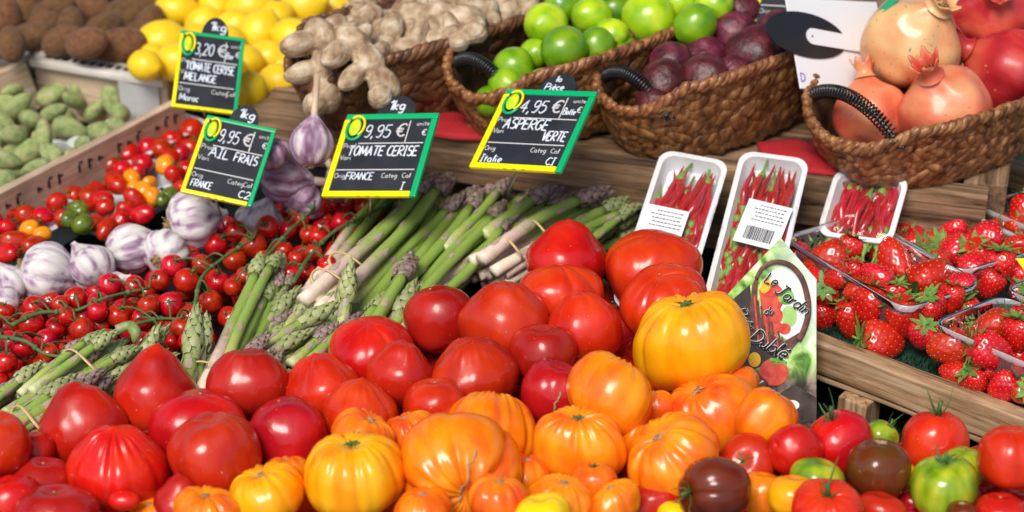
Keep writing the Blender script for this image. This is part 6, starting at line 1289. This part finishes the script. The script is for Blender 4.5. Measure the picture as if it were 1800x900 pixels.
lay([(1250, 560), (1318, 500), (1322, 545), (1335, 590), (1375, 622), (1350, 640), (1310, 655), (1250, 700)], MI['print_dark'])
lay([(1345, 490), (1352, 505), (1375, 520), (1372, 545), (1350, 560), (1338, 540), (1334, 510)], MI['print_red']); lay(el_(1358, 525, 20, 26, rot=.2), MI['print_red']); lay(el_(1382, 522, 14, 14), MI['print_leaf']); lay(el_(1387, 556, 14, 19), MI['print_green'])
lay(el_(1350, 560, 13, 12), MI['print_red']); lay(el_(1362, 575, 14, 12), MI['print_red']); lay(el_(1368, 555, 8, 12), MI['print_red']); lay(el_(1379, 578, 11, 10), MI['print_red']); lay(el_(1346, 500, 8, 12, rot=.4), MI['print_yellow']); lay(el_(1345, 505, 8, 11, rot=.5), MI['print_yellow'])
lay([(1322, 500), (1334, 478), (1330, 520), (1336, 555), (1352, 585), (1378, 600), (1404, 585), (1412, 590), (1385, 622), (1352, 618), (1328, 590), (1318, 550)], MI['print_basket'])
lay(el_(1363, 655, 25, 0.1), MI['print_leaf'])
lay(el_(1360, 654, 26, 24), MI['print_red']); lay(el_(1326, 632, 11, 13), MI['print_yellow']); lay(el_(1368, 634, 16, 4, rot=.2), MI['print_leaf'])
lay([(1372, 690), (1395, 676), (1420, 690), (1434, 698), (1434, 736), (1405, 745), (1380, 720)], MI['print_soil']); lay(el_(1392, 712, 13, 9), MI['print_paper']); lay(el_(1380, 640, 2, 2), MI['print_leaf'])
for k in range(16):
    a = 2 * PI * k / 16; lay([(1360 + 3 * math.cos(a), 636 + 2 * math.sin(a)), (1360 + 18 * math.cos(a + .1), 637 + 5 * math.sin(a)), (1360 + 4 * math.cos(a + .4), 637 + 2 * math.sin(a + .4))], MI['print_leaf'])
for k in range(9): x = 1324 + k * 6; lay([(x, 520 + k * 9), (x + 3, 519 + k * 9), (x + 10, 600 + k * 3), (x + 7, 602 + k * 3)], MI['print_red'] if k % 3 == 0 else MI['print_basket'])
link('printed_picture', art.mesh('printed_picture', [MAT[n_] for n_ in MI], False), ML, lf)
mb = MB(); hp = [(1328, 490), (1340, 470), (1362, 460), (1388, 466), (1408, 488), (1418, 520), (1420, 550), (1412, 580), (1402, 598)]
mb.tube(crom([(*lp_(*p), Z + .0004) for p in hp], 6), [.0018 + .0012 * min(1, k / 30) for k in range(49)], 8); me = flatz(mb.mesh('printed_handle', MAT['print_basket']), Z + .0004, .1); link('printed_handle', me, ML, lf)
mb = MB(); Z += .0006
def wl(t, px, py, hpx, rot, r, z, sl=.28, sp=.55, seed=1): write(mb, t, *lp_(px, py), hpx * DL / F, r, z, sl, rot, .03, sp, seed)
words = [('Le', 1342, 495, 19, -.40, .0007), ('Jardin', 1360, 512, 21, -.66, .0008), ('de', 1342, 552, 14, -.1, .0006), ('Prés', 1292, 548, 19, -1.0, .0007), ('Dublé', 1316, 598, 26, -.52, .0010)]
for t, x, y, h_, ro, r_ in words:
    wl(t, x, y, h_, ro, r_ * 1.7, Z)
back = flatz(mb.mesh('letter_outline', MAT['print_paper']), Z, .1); link('letter_outline', back, ML, lf)
mb = MB()
for t, x, y, h_, ro, r_ in words: wl(t, x, y, h_, ro, r_, Z + .0006)
link('lettering', flatz(mb.mesh('lettering', MAT['print_black']), Z + .0006, .1), ML, lf)
mb = MB(); Z2 = Z
slab(mb, [(1290, 640), (1302, 628), (1350, 672), (1338, 684)], Z2 + .0002, Z2); link('printed_ribbon', mb.mesh('printed_ribbon', MAT['print_basket'], False), ML, lf)
mb = MB(); wl('le soleil', 1303, 650, 11, -.72, .0005, Z + .0007); link('lettering', flatz(mb.mesh('lettering', MAT['print_paper']), Z + .0007, .1), ML, lf)
# corner of another printed card at the right edge
mb = MB(); Mq = Matrix((RT, UP, -FW)).transposed().to_4x4(); Mq.translation = PD(1815, 475, 2.0)
mb.add([(-.017, .012, 0), (.03, .012, 0), (.03, -.03, 0), (-.0, -.012, 0), (-.017, .012, -.001), (.03, .012, -.001), (.03, -.03, -.001), (0, -.012, -.001)], [(3, 2, 1, 0), (4, 5, 6, 7), (0, 1, 5, 4), (1, 2, 6, 5), (2, 3, 7, 6), (3, 0, 4, 7)])
mb.add([(-.006, .006, .0004), (.03, .006, .0004), (.03, -.008, .0004)], [(0, 2, 1)], 1)
tag(link('price_card', mb.mesh('price_card', [MAT['frame_yellow'], MAT['frame_green']], False), Mq), 'yellow and green corner of a card poking in at the right edge above a punnet', 'price card')
